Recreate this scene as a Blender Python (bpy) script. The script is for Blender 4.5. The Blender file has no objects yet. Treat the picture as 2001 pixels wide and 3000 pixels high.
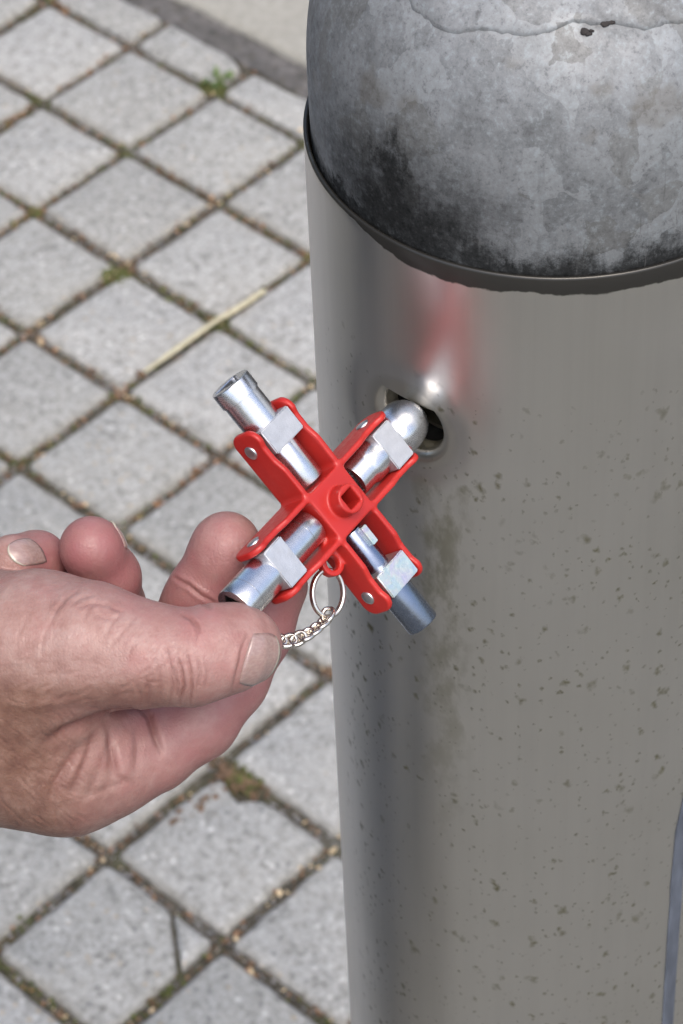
import bpy, bmesh, math, random
import numpy as np
from mathutils import Vector, Matrix, Euler

random.seed(7)
np.random.seed(7)
S = bpy.context.scene
COL = S.collection

# ------------------------------------------------------------------ camera
CAM_R = Vector((0.73152, 0.680997, -0.033476))
CAM_U = Vector((-0.463672, 0.532868, 0.707856))
CAM_B = Vector((0.499886, -0.502289, 0.705563))
CAM_P = Vector((1.50460, -1.19011, 1.41094))
cam = bpy.data.cameras.new('camera')
cam_o = bpy.data.objects.new('camera', cam)
COL.objects.link(cam_o)
m = Matrix.Identity(4)
for i in range(3):
    m[i][0] = CAM_R[i]; m[i][1] = CAM_U[i]; m[i][2] = CAM_B[i]; m[i][3] = CAM_P[i]
cam_o.matrix_world = m
cam.sensor_fit = 'VERTICAL'
cam.sensor_height = 36.0
cam.lens = 8500 / 3000 * 36.0
cam.clip_start = 0.05
cam.clip_end = 500
cam.dof.use_dof = True
cam.dof.focus_distance = 0.69
cam.dof.aperture_fstop = 40
S.camera = cam_o

# ------------------------------------------------------------------ sky, sun, exposure
SUN_EL, SUN_AZ = math.radians(63), math.radians(120)      # azimuth: clockwise from +Y
W = bpy.data.worlds.new('World')
S.world = W
W.use_nodes = True
nt = W.node_tree
nt.nodes.clear()
sky = nt.nodes.new('ShaderNodeTexSky')
sky.sky_type = 'NISHITA'
sky.sun_disc = False
sky.sun_elevation = SUN_EL
sky.sun_rotation = SUN_AZ
sky.air_density = 1.0
sky.dust_density = 4.6
sky.ozone_density = 1.0
bg = nt.nodes.new('ShaderNodeBackground')
bg.inputs['Strength'].default_value = 0.15
wo = nt.nodes.new('ShaderNodeOutputWorld')
nt.links.new(sky.outputs[0], bg.inputs['Color'])
nt.links.new(bg.outputs[0], wo.inputs['Surface'])
sun = bpy.data.lights.new('sun', 'SUN')
sun.energy = 0.85
sun.angle = math.radians(40)
sun.color = (1.0, 0.955, 0.90)
sun_o = bpy.data.objects.new('sun', sun)
COL.objects.link(sun_o)
sd = Vector((math.sin(SUN_AZ) * math.cos(SUN_EL), math.cos(SUN_AZ) * math.cos(SUN_EL), math.sin(SUN_EL)))
sun_o.rotation_euler = sd.to_track_quat('Z', 'Y').to_euler()
sun_o.location = sd * 6
S.view_settings.view_transform = 'Standard'
S.view_settings.look = 'None'
S.view_settings.gamma = 1.0
S.view_settings.use_curve_mapping = False
S.view_settings.exposure = 0.95
S.render.engine = 'CYCLES'

# ------------------------------------------------------------------ helpers: objects
def tag(o, label=None, cat=None, group=None, kind=None):
    if label: o['label'] = label
    if cat: o['category'] = cat
    if group: o['group'] = group
    if kind: o['kind'] = kind
    return o

def empty(name, mat=None, parent=None):
    o = bpy.data.objects.new(name, None)
    COL.objects.link(o)
    o.empty_display_size = 0.02
    if parent is not None: o.parent = parent
    if mat is not None: o.matrix_basis = mat
    return o

def link_mesh(name, me, mat=None, parent=None, smooth=True):
    o = bpy.data.objects.new(name, me)
    COL.objects.link(o)
    if parent is not None: o.parent = parent
    if mat is not None and len(me.materials) == 0: me.materials.append(mat)
    if smooth and len(me.polygons):
        me.polygons.foreach_set('use_smooth', [True] * len(me.polygons))
    return o

def mesh_np(name, v, f):
    me = bpy.data.meshes.new(name)
    me.from_pydata(np.asarray(v, float).tolist(), [], [list(map(int, q)) for q in f])
    me.update()
    return me

def obj_bm(name, bm, mat, parent=None, smooth=True, sharp=None):
    bmesh.ops.recalc_face_normals(bm, faces=bm.faces)
    me = bpy.data.meshes.new(name)
    bm.to_mesh(me)
    bm.free()
    o = link_mesh(name, me, mat, parent, smooth)
    if sharp is not None: me.set_sharp_from_angle(angle=math.radians(sharp))
    return o

# ------------------------------------------------------------------ helpers: materials
class NT:
    def __init__(self, name):
        self.m = bpy.data.materials.new(name)
        self.m.use_nodes = True
        self.t = self.m.node_tree
        self.t.nodes.clear()
        self.out = self.t.nodes.new('ShaderNodeOutputMaterial')
        self.b = self.t.nodes.new('ShaderNodeBsdfPrincipled')
        self.t.links.new(self.b.outputs[0], self.out.inputs['Surface'])
        self.tc = self.t.nodes.new('ShaderNodeTexCoord')
        self.co = self.tc.outputs['Object']
    def put(self, sock, v):
        if isinstance(v, bpy.types.NodeSocket): self.t.links.new(v, sock)
        elif isinstance(v, (tuple, list)) and len(v) == 3 and sock.type == 'RGBA': sock.default_value = (*v, 1)
        else: sock.default_value = v
    def set(self, **k):
        for n, v in k.items(): self.put(self.b.inputs[n.replace('_', ' ')], v)
        return self
    def noise(self, scale, detail=3, rough=0.55, dist=0.0, co=None, stretch=None):
        n = self.t.nodes.new('ShaderNodeTexNoise')
        n.inputs['Scale'].default_value = scale
        n.inputs['Detail'].default_value = detail
        n.inputs['Roughness'].default_value = rough
        n.inputs['Distortion'].default_value = dist
        c = co or self.co
        if stretch: c = self.map(c, stretch)
        self.t.links.new(c, n.inputs['Vector'])
        return n.outputs['Fac']
    def map(self, co, scale=(1, 1, 1), loc=(0, 0, 0), rot=(0, 0, 0)):
        n = self.t.nodes.new('ShaderNodeMapping')
        n.inputs['Scale'].default_value = scale
        n.inputs['Location'].default_value = loc
        n.inputs['Rotation'].default_value = rot
        self.t.links.new(co, n.inputs['Vector'])
        return n.outputs[0]
    def voro(self, scale, out='Distance', co=None, feature='F1', rnd=1.0, stretch=None):
        n = self.t.nodes.new('ShaderNodeTexVoronoi')
        n.feature = feature
        n.inputs['Scale'].default_value = scale
        n.inputs['Randomness'].default_value = rnd
        c = co or self.co
        if stretch: c = self.map(c, stretch)
        self.t.links.new(c, n.inputs['Vector'])
        return n.outputs[out]
    def ramp(self, fac, *stops):
        n = self.t.nodes.new('ShaderNodeValToRGB')
        e = n.color_ramp.elements
        while len(e) < len(stops): e.new(0.5)
        for el, (p, c) in zip(e, stops):
            el.position = p
            el.color = (*c, 1) if isinstance(c, (tuple, list)) else (c, c, c, 1)
        self.t.links.new(fac, n.inputs[0])
        return n.outputs[0]
    def mix(self, fac, a, b, mode='MIX'):
        n = self.t.nodes.new('ShaderNodeMix')
        n.data_type = 'RGBA'
        n.blend_type = mode
        self.put(n.inputs[0], fac)
        self.put(n.inputs[6], a)
        self.put(n.inputs[7], b)
        return n.outputs[2]
    def math(self, op, a, b=0.0, clamp=False):
        n = self.t.nodes.new('ShaderNodeMath')
        n.operation = op
        n.use_clamp = clamp
        self.put(n.inputs[0], a)
        self.put(n.inputs[1], b)
        return n.outputs[0]
    def rng(self, v, a, b, c=0.0, d=1.0, smooth=True):
        n = self.t.nodes.new('ShaderNodeMapRange')
        n.interpolation_type = 'SMOOTHSTEP' if smooth else 'LINEAR'
        self.put(n.inputs['Value'], v)
        for k, x in (('From Min', a), ('From Max', b), ('To Min', c), ('To Max', d)): n.inputs[k].default_value = x
        return n.outputs[0]
    def xyz(self, co=None):
        n = self.t.nodes.new('ShaderNodeSeparateXYZ')
        self.t.links.new(co or self.co, n.inputs[0])
        return n.outputs
    def blob(self, centre, radius, soft=0.5):
        n = self.t.nodes.new('ShaderNodeVectorMath')
        n.operation = 'DISTANCE'
        self.t.links.new(self.co, n.inputs[0])
        n.inputs[1].default_value = centre
        return self.rng(n.outputs['Value'], radius * (1 - soft), radius, 1.0, 0.0)
    def attr(self, name):
        n = self.t.nodes.new('ShaderNodeAttribute')
        n.attribute_name = name
        return n.outputs['Fac']
    def rand(self):
        n = self.t.nodes.new('ShaderNodeObjectInfo')
        return n.outputs['Random']
    def bump(self, h, strength=0.3, dist=0.001, prev=None):
        n = self.t.nodes.new('ShaderNodeBump')
        n.inputs['Strength'].default_value = strength
        n.inputs['Distance'].default_value = dist
        self.t.links.new(h, n.inputs['Height'])
        if prev is not None: self.t.links.new(prev, n.inputs['Normal'])
        return n.outputs[0]
    def normal(self, n):
        self.t.links.new(n, self.b.inputs['Normal'])
        return self

M = {}

# concrete pavers: coarse exposed grain, pale grey, flecks of dark and light grit
k = NT('paver_concrete')
off = k.t.nodes.new('ShaderNodeVectorMath'); off.operation = 'ADD'
rv = k.math('MULTIPLY', k.rand(), 7.0)
cmb = k.t.nodes.new('ShaderNodeCombineXYZ')
for q in range(3): k.t.links.new(rv, cmb.inputs[q])
k.t.links.new(k.co, off.inputs[0]); k.t.links.new(cmb.outputs[0], off.inputs[1])
pc = off.outputs[0]
n1 = k.noise(330, 4, 0.7, co=pc)
n2 = k.noise(28, 4, 0.6, co=pc)
base = k.ramp(n1, (0.33, (0.172, 0.172, 0.161)), (0.46, (0.262, 0.262, 0.249)), (0.56, (0.316, 0.316, 0.303)), (0.70, (0.40, 0.40, 0.385)))
n4 = k.noise(150, 3, 0.65, co=pc)
base = k.mix(1.0, base, k.ramp(n4, (0.30, (0.54, 0.535, 0.52)), (0.45, (0.92, 0.92, 0.91)), (0.56, (1.0, 1.0, 1.0)), (0.72, (1.16, 1.16, 1.155))), 'MULTIPLY')
base = k.mix(k.rng(n2, 0.35, 0.7, 0.0, 0.30), base, (0.30, 0.295, 0.272))
cells = k.voro(210, 'Color', co=pc)
cs = k.t.nodes.new('ShaderNodeSeparateColor'); k.t.links.new(cells, cs.inputs[0])
cd = k.voro(210, 'Distance', co=pc)
fl = k.math('MULTIPLY', k.rng(cs.outputs[0], 0.93, 0.97), k.rng(cd, 0.2, 0.5, 1.0, 0.0))
base = k.mix(k.math('MULTIPLY', fl, 0.75), base, (0.10, 0.10, 0.10))
fl2 = k.math('MULTIPLY', k.rng(cs.outputs[1], 0.90, 0.95), k.rng(cd, 0.2, 0.5, 1.0, 0.0))
base = k.mix(k.math('MULTIPLY', fl2, 0.5), base, (0.62, 0.61, 0.58))
fl3 = k.math('MULTIPLY', k.rng(cs.outputs[2], 0.96, 0.98), k.rng(cd, 0.2, 0.5, 1.0, 0.0))
base = k.mix(k.math('MULTIPLY', fl3, 0.5), base, (0.34, 0.26, 0.16))
base = k.mix(1.0, base, k.ramp(k.rand(), (0.0, (0.90, 0.90, 0.885)), (0.5, (1.0, 1.0, 0.985)), (1.0, (1.08, 1.08, 1.075))), 'MULTIPLY')
px = k.xyz()
edge = k.math('MAXIMUM', k.math('ABSOLUTE', px[0]), k.math('ABSOLUTE', px[1]))
ed = k.math('ADD', edge, k.math('MULTIPLY', k.math('SUBTRACT', k.noise(60, 3, 0.6, co=pc), 0.5), 0.014))
base = k.mix(k.rng(ed, 0.0395, 0.0475, 0.0, 0.42), base, (0.20, 0.185, 0.15))
k.set(Base_Color=base, Roughness=0.92, Specular_IOR_Level=0.25)
k.normal(k.bump(n1, 0.6, 0.0014, k.bump(k.noise(90, 3, 0.6, co=pc), 0.35, 0.0016)))
M['paver'] = k.m

k = NT('joint_soil')
n = k.noise(160, 5, 0.7); n2 = k.noise(22, 3, 0.6)
c = k.ramp(n, (0.3, (0.028, 0.026, 0.020)), (0.55, (0.080, 0.073, 0.058)), (0.8, (0.17, 0.155, 0.126)))
c = k.mix(k.rng(n2, 0.5, 0.68, 0, 0.6), c, (0.06, 0.062, 0.026))
c = k.mix(k.rng(k.noise(15, 3, 0.6, co=k.map(k.co, (1, 1, 1), (3, 1, 0))), 0.54, 0.66, 0, 0.55), c, (0.15, 0.145, 0.135))
k.set(Base_Color=c, Roughness=0.95, Specular_IOR_Level=0.1).normal(k.bump(n, 0.8, 0.002))
M['soil'] = k.m

k = NT('strip_soil')
n = k.noise(120, 5, 0.7); n2 = k.noise(40, 3, 0.6)
c = k.ramp(n, (0.3, (0.05, 0.05, 0.045)), (0.55, (0.105, 0.10, 0.095)), (0.8, (0.19, 0.18, 0.17)))
c = k.mix(k.rng(n2, 0.5, 0.7, 0, 0.5), c, (0.075, 0.07, 0.06))
k.set(Base_Color=c, Roughness=0.95, Specular_IOR_Level=0.1).normal(k.bump(n, 0.8, 0.002))
M['strip'] = k.m

k = NT('ground_asphalt')
n = k.noise(260, 4, 0.7)
k.set(Base_Color=k.ramp(n, (0.3, (0.080, 0.080, 0.073)), (0.6, (0.143, 0.143, 0.131)), (0.85, (0.225, 0.224, 0.206))), Roughness=0.9).normal(k.bump(n, 0.6, 0.002))
M['asphalt'] = k.m

k = NT('kerb_concrete')
n = k.noise(150, 5, 0.65); n2 = k.noise(24, 3, 0.6)
c = k.ramp(n, (0.3, (0.205, 0.198, 0.168)), (0.6, (0.262, 0.254, 0.220)), (0.85, (0.31, 0.30, 0.266)))
c = k.mix(k.rng(n2, 0.52, 0.72, 0, 0.4), c, (0.22, 0.21, 0.18))
k.set(Base_Color=c, Roughness=0.9).normal(k.bump(n, 0.5, 0.0015))
M['kerb'] = k.m

def plain(name, col, rough=0.7, metal=0.0, nscale=200, var=0.25, bump=0.3, **kw):
    k = NT(name)
    n = k.noise(nscale, 4, 0.6)
    lo = tuple(x * (1 - var) for x in col); hi = tuple(min(1, x * (1 + var)) for x in col)
    k.set(Base_Color=k.ramp(n, (0.3, lo), (0.7, hi)), Roughness=rough, Metallic=metal, **kw)
    k.normal(k.bump(n, bump, 0.0006))
    M[name] = k.m
    return k.m

plain('moss_green', (0.075, 0.085, 0.022), 0.95, var=0.5)
plain('weed_green', (0.088, 0.135, 0.036), 0.6, var=0.35)
plain('seed_orange', (0.25, 0.135, 0.072), 0.85, var=0.4)
plain('seed_brown', (0.12, 0.072, 0.04), 0.85, var=0.4)
plain('seed_pale', (0.46, 0.36, 0.22), 0.85, var=0.3)
plain('stone_grey', (0.19, 0.185, 0.18), 0.9, var=0.3)
plain('dry_straw', (0.42, 0.385, 0.26), 0.7, var=0.2, nscale=120)
plain('denim', (0.042, 0.049, 0.068), 0.95, var=0.4, nscale=900)
plain('dark_cloth', (0.050, 0.055, 0.058), 0.95, var=0.3, nscale=700)
plain('shoe_leather', (0.025, 0.02, 0.017), 0.5, var=0.3)
plain('hair_brown', (0.045, 0.03, 0.02), 0.7, var=0.5)
plain('face_skin', (0.30, 0.20, 0.165), 0.5, var=0.08)

# red powder coat on the cast frame
k = NT('red_enamel')
n = k.noise(900, 3, 0.6)
k.set(Base_Color=k.ramp(k.noise(60, 3), (0.3, (0.345, 0.014, 0.011)), (0.7, (0.40, 0.019, 0.014))), Roughness=k.rng(n, 0.3, 0.7, 0.34, 0.48), Specular_IOR_Level=0.45)
k.normal(k.bump(n, 0.10, 0.0003))
M['red'] = k.m

def metal(name, col, r0, r1, nscale=700, bump=0.12, dist=0.0003, tint=None):
    k = NT(name)
    n = k.noise(nscale, 4, 0.65); n2 = k.noise(nscale * 0.12, 3, 0.6)
    c = k.ramp(n2, (0.3, tuple(x * 0.86 for x in col)), (0.7, col))
    if tint:
        w = k.noise(170, 2, 0.5, 1.5)
        c = k.mix(0.55, c, k.ramp(w, *tint))
    k.set(Base_Color=c, Metallic=1.0, Roughness=k.rng(n, 0.3, 0.7, r0, r1))
    k.normal(k.bump(n, bump, dist))
    M[name] = k.m
    return k

metal('zinc_turned', (0.67, 0.68, 0.70), 0.20, 0.32, 6000, 0.05, 0.0001)
metal('zinc_cast', (0.60, 0.61, 0.625), 0.42, 0.60, 3500, 0.35, 0.0002)
metal('zinc_dark', (0.24, 0.28, 0.36), 0.18, 0.30, 1200, 0.08, 0.0002)
metal('zinc_iris', (0.62, 0.68, 0.70), 0.36, 0.5, 1200, 0.25, 0.0003,
      ((0.25, (0.55, 0.62, 0.74)), (0.42, (0.60, 0.74, 0.66)), (0.55, (0.78, 0.76, 0.64)), (0.7, (0.72, 0.58, 0.68)), (0.85, (0.56, 0.66, 0.78))))
metal('nickel', (0.66, 0.62, 0.56), 0.16, 0.28)
metal('rivet_steel', (0.62, 0.63, 0.64), 0.3, 0.42, 800, 0.2)
metal('brass_dull', (0.50, 0.46, 0.33), 0.35, 0.5)
k = NT('dark_hollow'); k.set(Base_Color=k.ramp(k.noise(300), (0.3, (0.012, 0.012, 0.012)), (0.7, (0.03, 0.03, 0.028))), Roughness=0.6, Metallic=0.6); M['hollow'] = k.m

# ------------------------------------------------------------------ helpers: distance fields and surface nets
def smin(a, b, kk):
    h = np.clip(0.5 + 0.5 * (b - a) / kk, 0, 1)
    return b + (a - b) * h - kk * h * (1 - h)

class Field:
    def __init__(self, lo, hi, h):
        self.lo = np.array(lo, np.float32); self.h = float(h)
        self.n = (np.ceil((np.array(hi) - np.array(lo)) / h).astype(int) + 1)
        self.ax = [self.lo[i] + self.h * np.arange(self.n[i], dtype=np.float32) for i in range(3)]
        self.f = np.full(self.n, 1e3, np.float32)
    def box(self, lo, hi):
        s = []
        for i in range(3):
            a = int(np.clip(math.floor((lo[i] - self.lo[i]) / self.h), 0, self.n[i]))
            b = int(np.clip(math.ceil((hi[i] - self.lo[i]) / self.h) + 1, 0, self.n[i]))
            s.append(slice(a, max(a, b)))
        return tuple(s)
    def grid(self, s):
        return (self.ax[0][s[0]][:, None, None], self.ax[1][s[1]][None, :, None], self.ax[2][s[2]][None, None, :])
    def cone(self, a, ra, b, rb, kk, tgt=None):
        """tapered capsule a->b smooth-joined to the field"""
        a = np.array(a, np.float32); b = np.array(b, np.float32)
        r = max(ra, rb) + kk + 3 * self.h
        s = self.box(np.minimum(a, b) - r, np.maximum(a, b) + r)
        X, Y, Z = self.grid(s)
        ba = b - a; L2 = float(ba @ ba) or 1e-9
        px_, py_, pz_ = X - a[0], Y - a[1], Z - a[2]
        t = np.clip((px_ * ba[0] + py_ * ba[1] + pz_ * ba[2]) / L2, 0, 1)
        d = np.sqrt((px_ - t * ba[0]) ** 2 + (py_ - t * ba[1]) ** 2 + (pz_ - t * ba[2]) ** 2) - (ra + (rb - ra) * t)
        self.f[s] = smin(self.f[s], d.astype(np.float32), kk)
        return self
    def rbox(self, c, half, r, kk):
        c = np.array(c); half = np.array(half)
        e = half + kk + 3 * self.h
        s = self.box(c - e, c + e)
        X, Y, Z = self.grid(s)
        q = [np.abs(v - c[i]) - (half[i] - r) for i, v in enumerate((X, Y, Z))]
        d = np.sqrt(sum(np.maximum(v, 0) ** 2 for v in q)) + np.minimum(np.maximum(np.maximum(q[0], q[1]), q[2]), 0) - r
        self.f[s] = smin(self.f[s], d.astype(np.float32), kk)
        return self
    def custom(self, lo, hi, fn, kk, op='u'):
        s = self.box(lo, hi)
        d = fn(*self.grid(s)).astype(np.float32)
        if op == 'u': self.f[s] = smin(self.f[s], d, kk)
        else: self.f[s] = -smin(-self.f[s], d, kk)
        return self
    def union(self, other, kk):
        self.f = smin(self.f, other.f, kk)
        return self
    def mesh(self, smooth=2):
        f = self.f
        ins = f < 0
        n = np.array(f.shape) - 1
        cnt = np.zeros(n, np.int8)
        offs = [(i, j, k_) for i in (0, 1) for j in (0, 1) for k_ in (0, 1)]
        for o in offs: cnt += ins[o[0]:o[0] + n[0], o[1]:o[1] + n[1], o[2]:o[2] + n[2]]
        act = np.argwhere((cnt > 0) & (cnt < 8))
        idx = np.full(n, -1, np.int32)
        idx[tuple(act.T)] = np.arange(len(act))
        cv = {o: f[act[:, 0] + o[0], act[:, 1] + o[1], act[:, 2] + o[2]] for o in offs}
        acc = np.zeros((len(act), 3)); ct = np.zeros(len(act))
        for a in offs:
            for ax in range(3):
                if a[ax]: continue
                b = list(a); b[ax] = 1; b = tuple(b)
                fa, fb = cv[a], cv[b]
                cr = (fa < 0) != (fb < 0)
                t = np.where(cr, fa / np.where(fa == fb, 1, fa - fb), 0)
                p = np.array(a, float)[None, :].repeat(len(act), 0)
                p[:, ax] = t
                acc[cr] += p[cr]; ct += cr
        v = (act + acc / np.maximum(ct, 1)[:, None]) * self.h + self.lo
        faces = []
        for ax in range(3):
            o1, o2 = [(1, 2), (2, 0), (0, 1)][ax]
            sl_a = [slice(None)] * 3; sl_b = [slice(None)] * 3
            sl_a[ax] = slice(0, -1); sl_b[ax] = slice(1, None)
            A, B = ins[tuple(sl_a)], ins[tuple(sl_b)]
            for flip in (False, True):
                e = np.argwhere((A & ~B) if not flip else (~A & B))
                e = e[(e[:, o1] > 0) & (e[:, o2] > 0) & (e[:, o1] < f.shape[o1] - 1) & (e[:, o2] < f.shape[o2] - 1)]
                if not len(e): continue
                qs = []
                for d1, d2 in ((1, 1), (0, 1), (0, 0), (1, 0)):
                    c = e.copy(); c[:, o1] -= d1; c[:, o2] -= d2
                    qs.append(idx[tuple(c.T)])
                q = np.stack(qs, 1)
                faces.append(q[:, ::-1] if flip else q)
        F = np.concatenate(faces)
        F = F[(F >= 0).all(1)]
        for _ in range(smooth): v = laplace(v, F, 0.5)
        return v, F

def laplace(v, F, w):
    s = np.zeros_like(v); c = np.zeros(len(v))
    for a, b in ((0, 1), (1, 2), (2, 3), (3, 0)):
        np.add.at(s, F[:, a], v[F[:, b]]); np.add.at(s, F[:, b], v[F[:, a]])
        np.add.at(c, F[:, a], 1); np.add.at(c, F[:, b], 1)
    return v * (1 - w) + w * s / np.maximum(c, 1)[:, None]

def vnormals(v, F):
    nf = np.cross(v[F[:, 2]] - v[F[:, 0]], v[F[:, 3]] - v[F[:, 1]])
    n = np.zeros_like(v)
    for i in range(4): np.add.at(n, F[:, i], nf)
    return n / np.maximum(np.linalg.norm(n, axis=1), 1e-12)[:, None]

# ================================================================== GROUND
U = 0.1
ground = link_mesh('ground', mesh_np('ground', [(-40, -40, -0.06), (40, -40, -0.06), (40, 40, -0.06), (-40, 40, -0.06)], [(0, 1, 2, 3)]), M['asphalt'])
tag(ground, 'dark asphalt ground around the paved area', kind='structure')

pavement = empty('pavement')
tag(pavement, 'grey square concrete paving stones with mossy joints', kind='structure')

def sheet(name, x0, x1, y0, y1, z, mat, parent, step, amp):
    nx, ny = int((x1 - x0) / step) + 1, int((y1 - y0) / step) + 1
    xs, ys = np.linspace(x0, x1, nx), np.linspace(y0, y1, ny)
    X, Y = np.meshgrid(xs, ys, indexing='ij')
    Z = z + amp * (np.random.rand(nx, ny) - 0.5) * 2
    v = np.stack([X, Y, Z], -1).reshape(-1, 3)
    I = np.arange(nx * ny).reshape(nx, ny)
    F = np.stack([I[:-1, :-1], I[1:, :-1], I[1:, 1:], I[:-1, 1:]], -1).reshape(-1, 4)
    return link_mesh(name, mesh_np(name, v, F), mat, parent)

soil = sheet('joint_soil', -0.45, 1.3, -0.9, 0.16, -0.0050, M['soil'], pavement, 0.006, 0.0016)
soil['kind'] = 'stuff'
soil2 = sheet('joint_soil', -3.0, 1.3, -0.9, 0.16, -0.012, M['soil'], pavement, 0.2, 0.001)
soil2['kind'] = 'stuff'
strip = sheet('soil_strip', -3.0, 5.0, 0.144, 0.19, -0.0035, M['strip'], pavement, 0.006, 0.0014)
strip['kind'] = 'stuff'

bm = bmesh.new()
E_X, E_Y = 1.301, -0.901  # unseen asphalt corner, added so the sleeve mirrors darker ground
for (x0, x1, y0, y1) in ((-30, 30, -30, E_Y), (E_X, 30, E_Y, 0.14)):
    vs = [bm.verts.new(p) for p in ((x0, y0, -0.004), (x1, y0, -0.004), (x1, y1, -0.004), (x0, y1, -0.004))]
    bm.faces.new(vs)
added_asphalt = obj_bm('added_asphalt', bm, M['asphalt'], smooth=False)
tag(added_asphalt, 'unseen grey asphalt added to darken the reflection in the steel', kind='structure')

def outline(poly, step, jit, rng):
    """corner-rounded, slightly ragged outline of a polygon"""
    pts = []
    n = len(poly)
    for i in range(n):
        a, b = np.array(poly[i]), np.array(poly[(i + 1) % n])
        L = np.linalg.norm(b - a); d = (b - a) / L
        r = 0.0032
        k_ = max(1, int((L - 2 * r) / step))
        for q in range(k_ + 1):
            p = a + d * (r + (L - 2 * r) * q / k_)
            nrm = np.array([-d[1], d[0]])
            pts.append(p + nrm * rng.uniform(-jit * 0.2, jit))
    return pts

def paver_mesh(poly, seed, step=0.0085, jit=0.0010, chip=None):
    rng = np.random.RandomState(seed)
    o = np.array(outline(poly, step, jit, rng))
    if chip is not None:
        c, r = np.array(chip[:2]), chip[2]
        d = np.linalg.norm(o - c, axis=1)
        o = np.where((d < r)[:, None], o * (1 - 0.30 * (1 - d / r))[:, None], o)
    cen = o.mean(0)
    n = len(o)
    def inset(w):
        dirv = cen - o
        dirv /= np.linalg.norm(dirv, axis=1)[:, None]
        return o + dirv * (w * (1 + 0.5 * rng.rand(n)))[:, None]
    rings = [(o, np.full(n, -0.03)), (o, -0.0028 - 0.0012 * rng.rand(n)), (inset(0.0016), -0.0010 - 0.0006 * rng.rand(n)), (inset(0.0042), np.zeros(n) - 0.0002 * rng.rand(n))]
    v = np.concatenate([np.c_[r, z] for r, z in rings])
    F = []
    for k_ in range(3):
        for i in range(n):
            j = (i + 1) % n
            F.append((k_ * n + i, k_ * n + j, (k_ + 1) * n + j, (k_ + 1) * n + i))
    F.append(tuple(3 * n + i for i in range(n)))
    me = mesh_np('paver', v, F)
    me.materials.append(M['paver'])
    me.polygons.foreach_set('use_smooth', [True] * len(me.polygons))
    me.set_sharp_from_angle(angle=math.radians(50))
    return me

H = 0.0463
SQ = [(-H, -H), (H, -H), (H, H), (-H, H)]
variants = [paver_mesh(SQ, 100 + s) for s in range(10)]
CUT_Y = 0.143
cut_h = (CUT_Y - 0.1 - 0.0037) / 2

def in_view(x, y, pad=0.02):
    d = Vector((x, y, 0)) - CAM_P
    z = -d.dot(CAM_B)
    u, v_ = d.dot(CAM_R) / z * 8500 + 1000.5, -d.dot(CAM_U) / z * 8500 + 1500
    mg = pad * 4000
    return -mg < u < 2001 + mg and -mg < v_ < 3000 + mg

def add_paver(me, x, y, rz, lab=None):
    o = bpy.data.objects.new('paver', me)
    COL.objects.link(o)
    o.parent = pavement
    o.location = (x, y, random.uniform(-0.0012, 0.0008))
    o.rotation_euler = (random.uniform(-0.006, 0.006), random.uniform(-0.006, 0.006), rz)
    if lab: o['label'] = lab
    return o

rest_v, rest_f = [], []
for i in range(-28, 13):
    for j in range(-9, 2):
        cx, cy = (i + 0.5) * U, (j + 0.5) * U
        if j == 1:
            cy = (0.1 + 0.0037 + CUT_Y) / 2
        if in_view(cx, cy, 0.07):
            if j == 1:
                me = paver_mesh([(-H, -cut_h), (H, -cut_h), (H, cut_h), (-H, cut_h)], 300 + i)
                if i in (0, 1):
                    me = paver_mesh([(-H, -cut_h), (H, -cut_h), (H, cut_h * (0.55 if i == 0 else 1)), (H * 0.6, cut_h), (-H, cut_h * (1.0 if i == 0 else 0.8))], 300 + i)
                add_paver(me, cx, cy, random.gauss(0, 0.006), 'narrow cut paver along the dark strip')
            elif (i, j) == (6, -6):
                a, b = (0.0135, 0.0460), (0.0468, 0.0155)
                a, b = (0.6600 - cx, H), (H, -0.5335 - cy)
                main = [(-H, -H), (H, -H), (H, b[1] - 0.0012), (0.016 + 0.018, 0.030), (a[0] - 0.0010, H), (-H, H)]
                main = [(-H, -H), (H, -H), (b[0], b[1] - 0.0012), (0.6735 - cx, -0.5165 - cy), (a[0] - 0.0012, a[1]), (-H, H)]
                add_paver(paver_mesh(main, 401), cx, cy, 0.002, 'paver with one corner cracked off')
                add_paver(paver_mesh([(b[0], b[1] + 0.0006), (H, H), (a[0] + 0.0006, H), (0.6752 - cx, -0.5150 - cy)], 402, 0.006), cx, cy, 0.002, 'small corner piece broken off its paver')
            elif (i, j) == (6, -5):
                add_paver(paver_mesh(SQ, 404, chip=(-0.03, H, 0.022)), cx, cy, 0.0, 'paver with a crumbled upper edge')
            else:
                dx, dy = random.gauss(0, 0.0007), random.gauss(0, 0.0007)
                o = add_paver(variants[random.randrange(10)], cx + dx, cy + dy, random.gauss(0, 0.006) + random.choice((0, 1, 2, 3)) * math.pi / 2)
        elif -12 < i < 40 and j > -42 or (i % 1 == 0):
            b0 = len(rest_v)
            h2, z0 = H, random.uniform(-0.001, 0.0006)
            yy = h2 if j < 1 else cut_h
            for sx, sy, zz in ((-1, -1, -0.02), (1, -1, -0.02), (1, 1, -0.02), (-1, 1, -0.02)):
                rest_v.append((cx + sx * h2, cy + sy * yy, zz))
            for sx, sy in ((-1, -1), (1, -1), (1, 1), (-1, 1)):
                rest_v.append((cx + sx * (h2 - 0.002), cy + sy * (yy - 0.002), z0))
            rest_f.append((b0 + 4, b0 + 5, b0 + 6, b0 + 7))
            for q in range(4): rest_f.append((b0 + q, b0 + (q + 1) % 4, b0 + 4 + (q + 1) % 4, b0 + 4 + q))
k = NT('paver_far')
n = k.math('ADD', k.math('MULTIPLY', k.noise(330, 4, 0.7), 0.6), k.math('MULTIPLY', k.noise(150, 3, 0.65), 0.4))
k.set(Base_Color=k.ramp(n, (0.36, (0.165, 0.165, 0.155)), (0.5, (0.265, 0.265, 0.253)), (0.64, (0.35, 0.35, 0.338))), Roughness=0.92)
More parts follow.
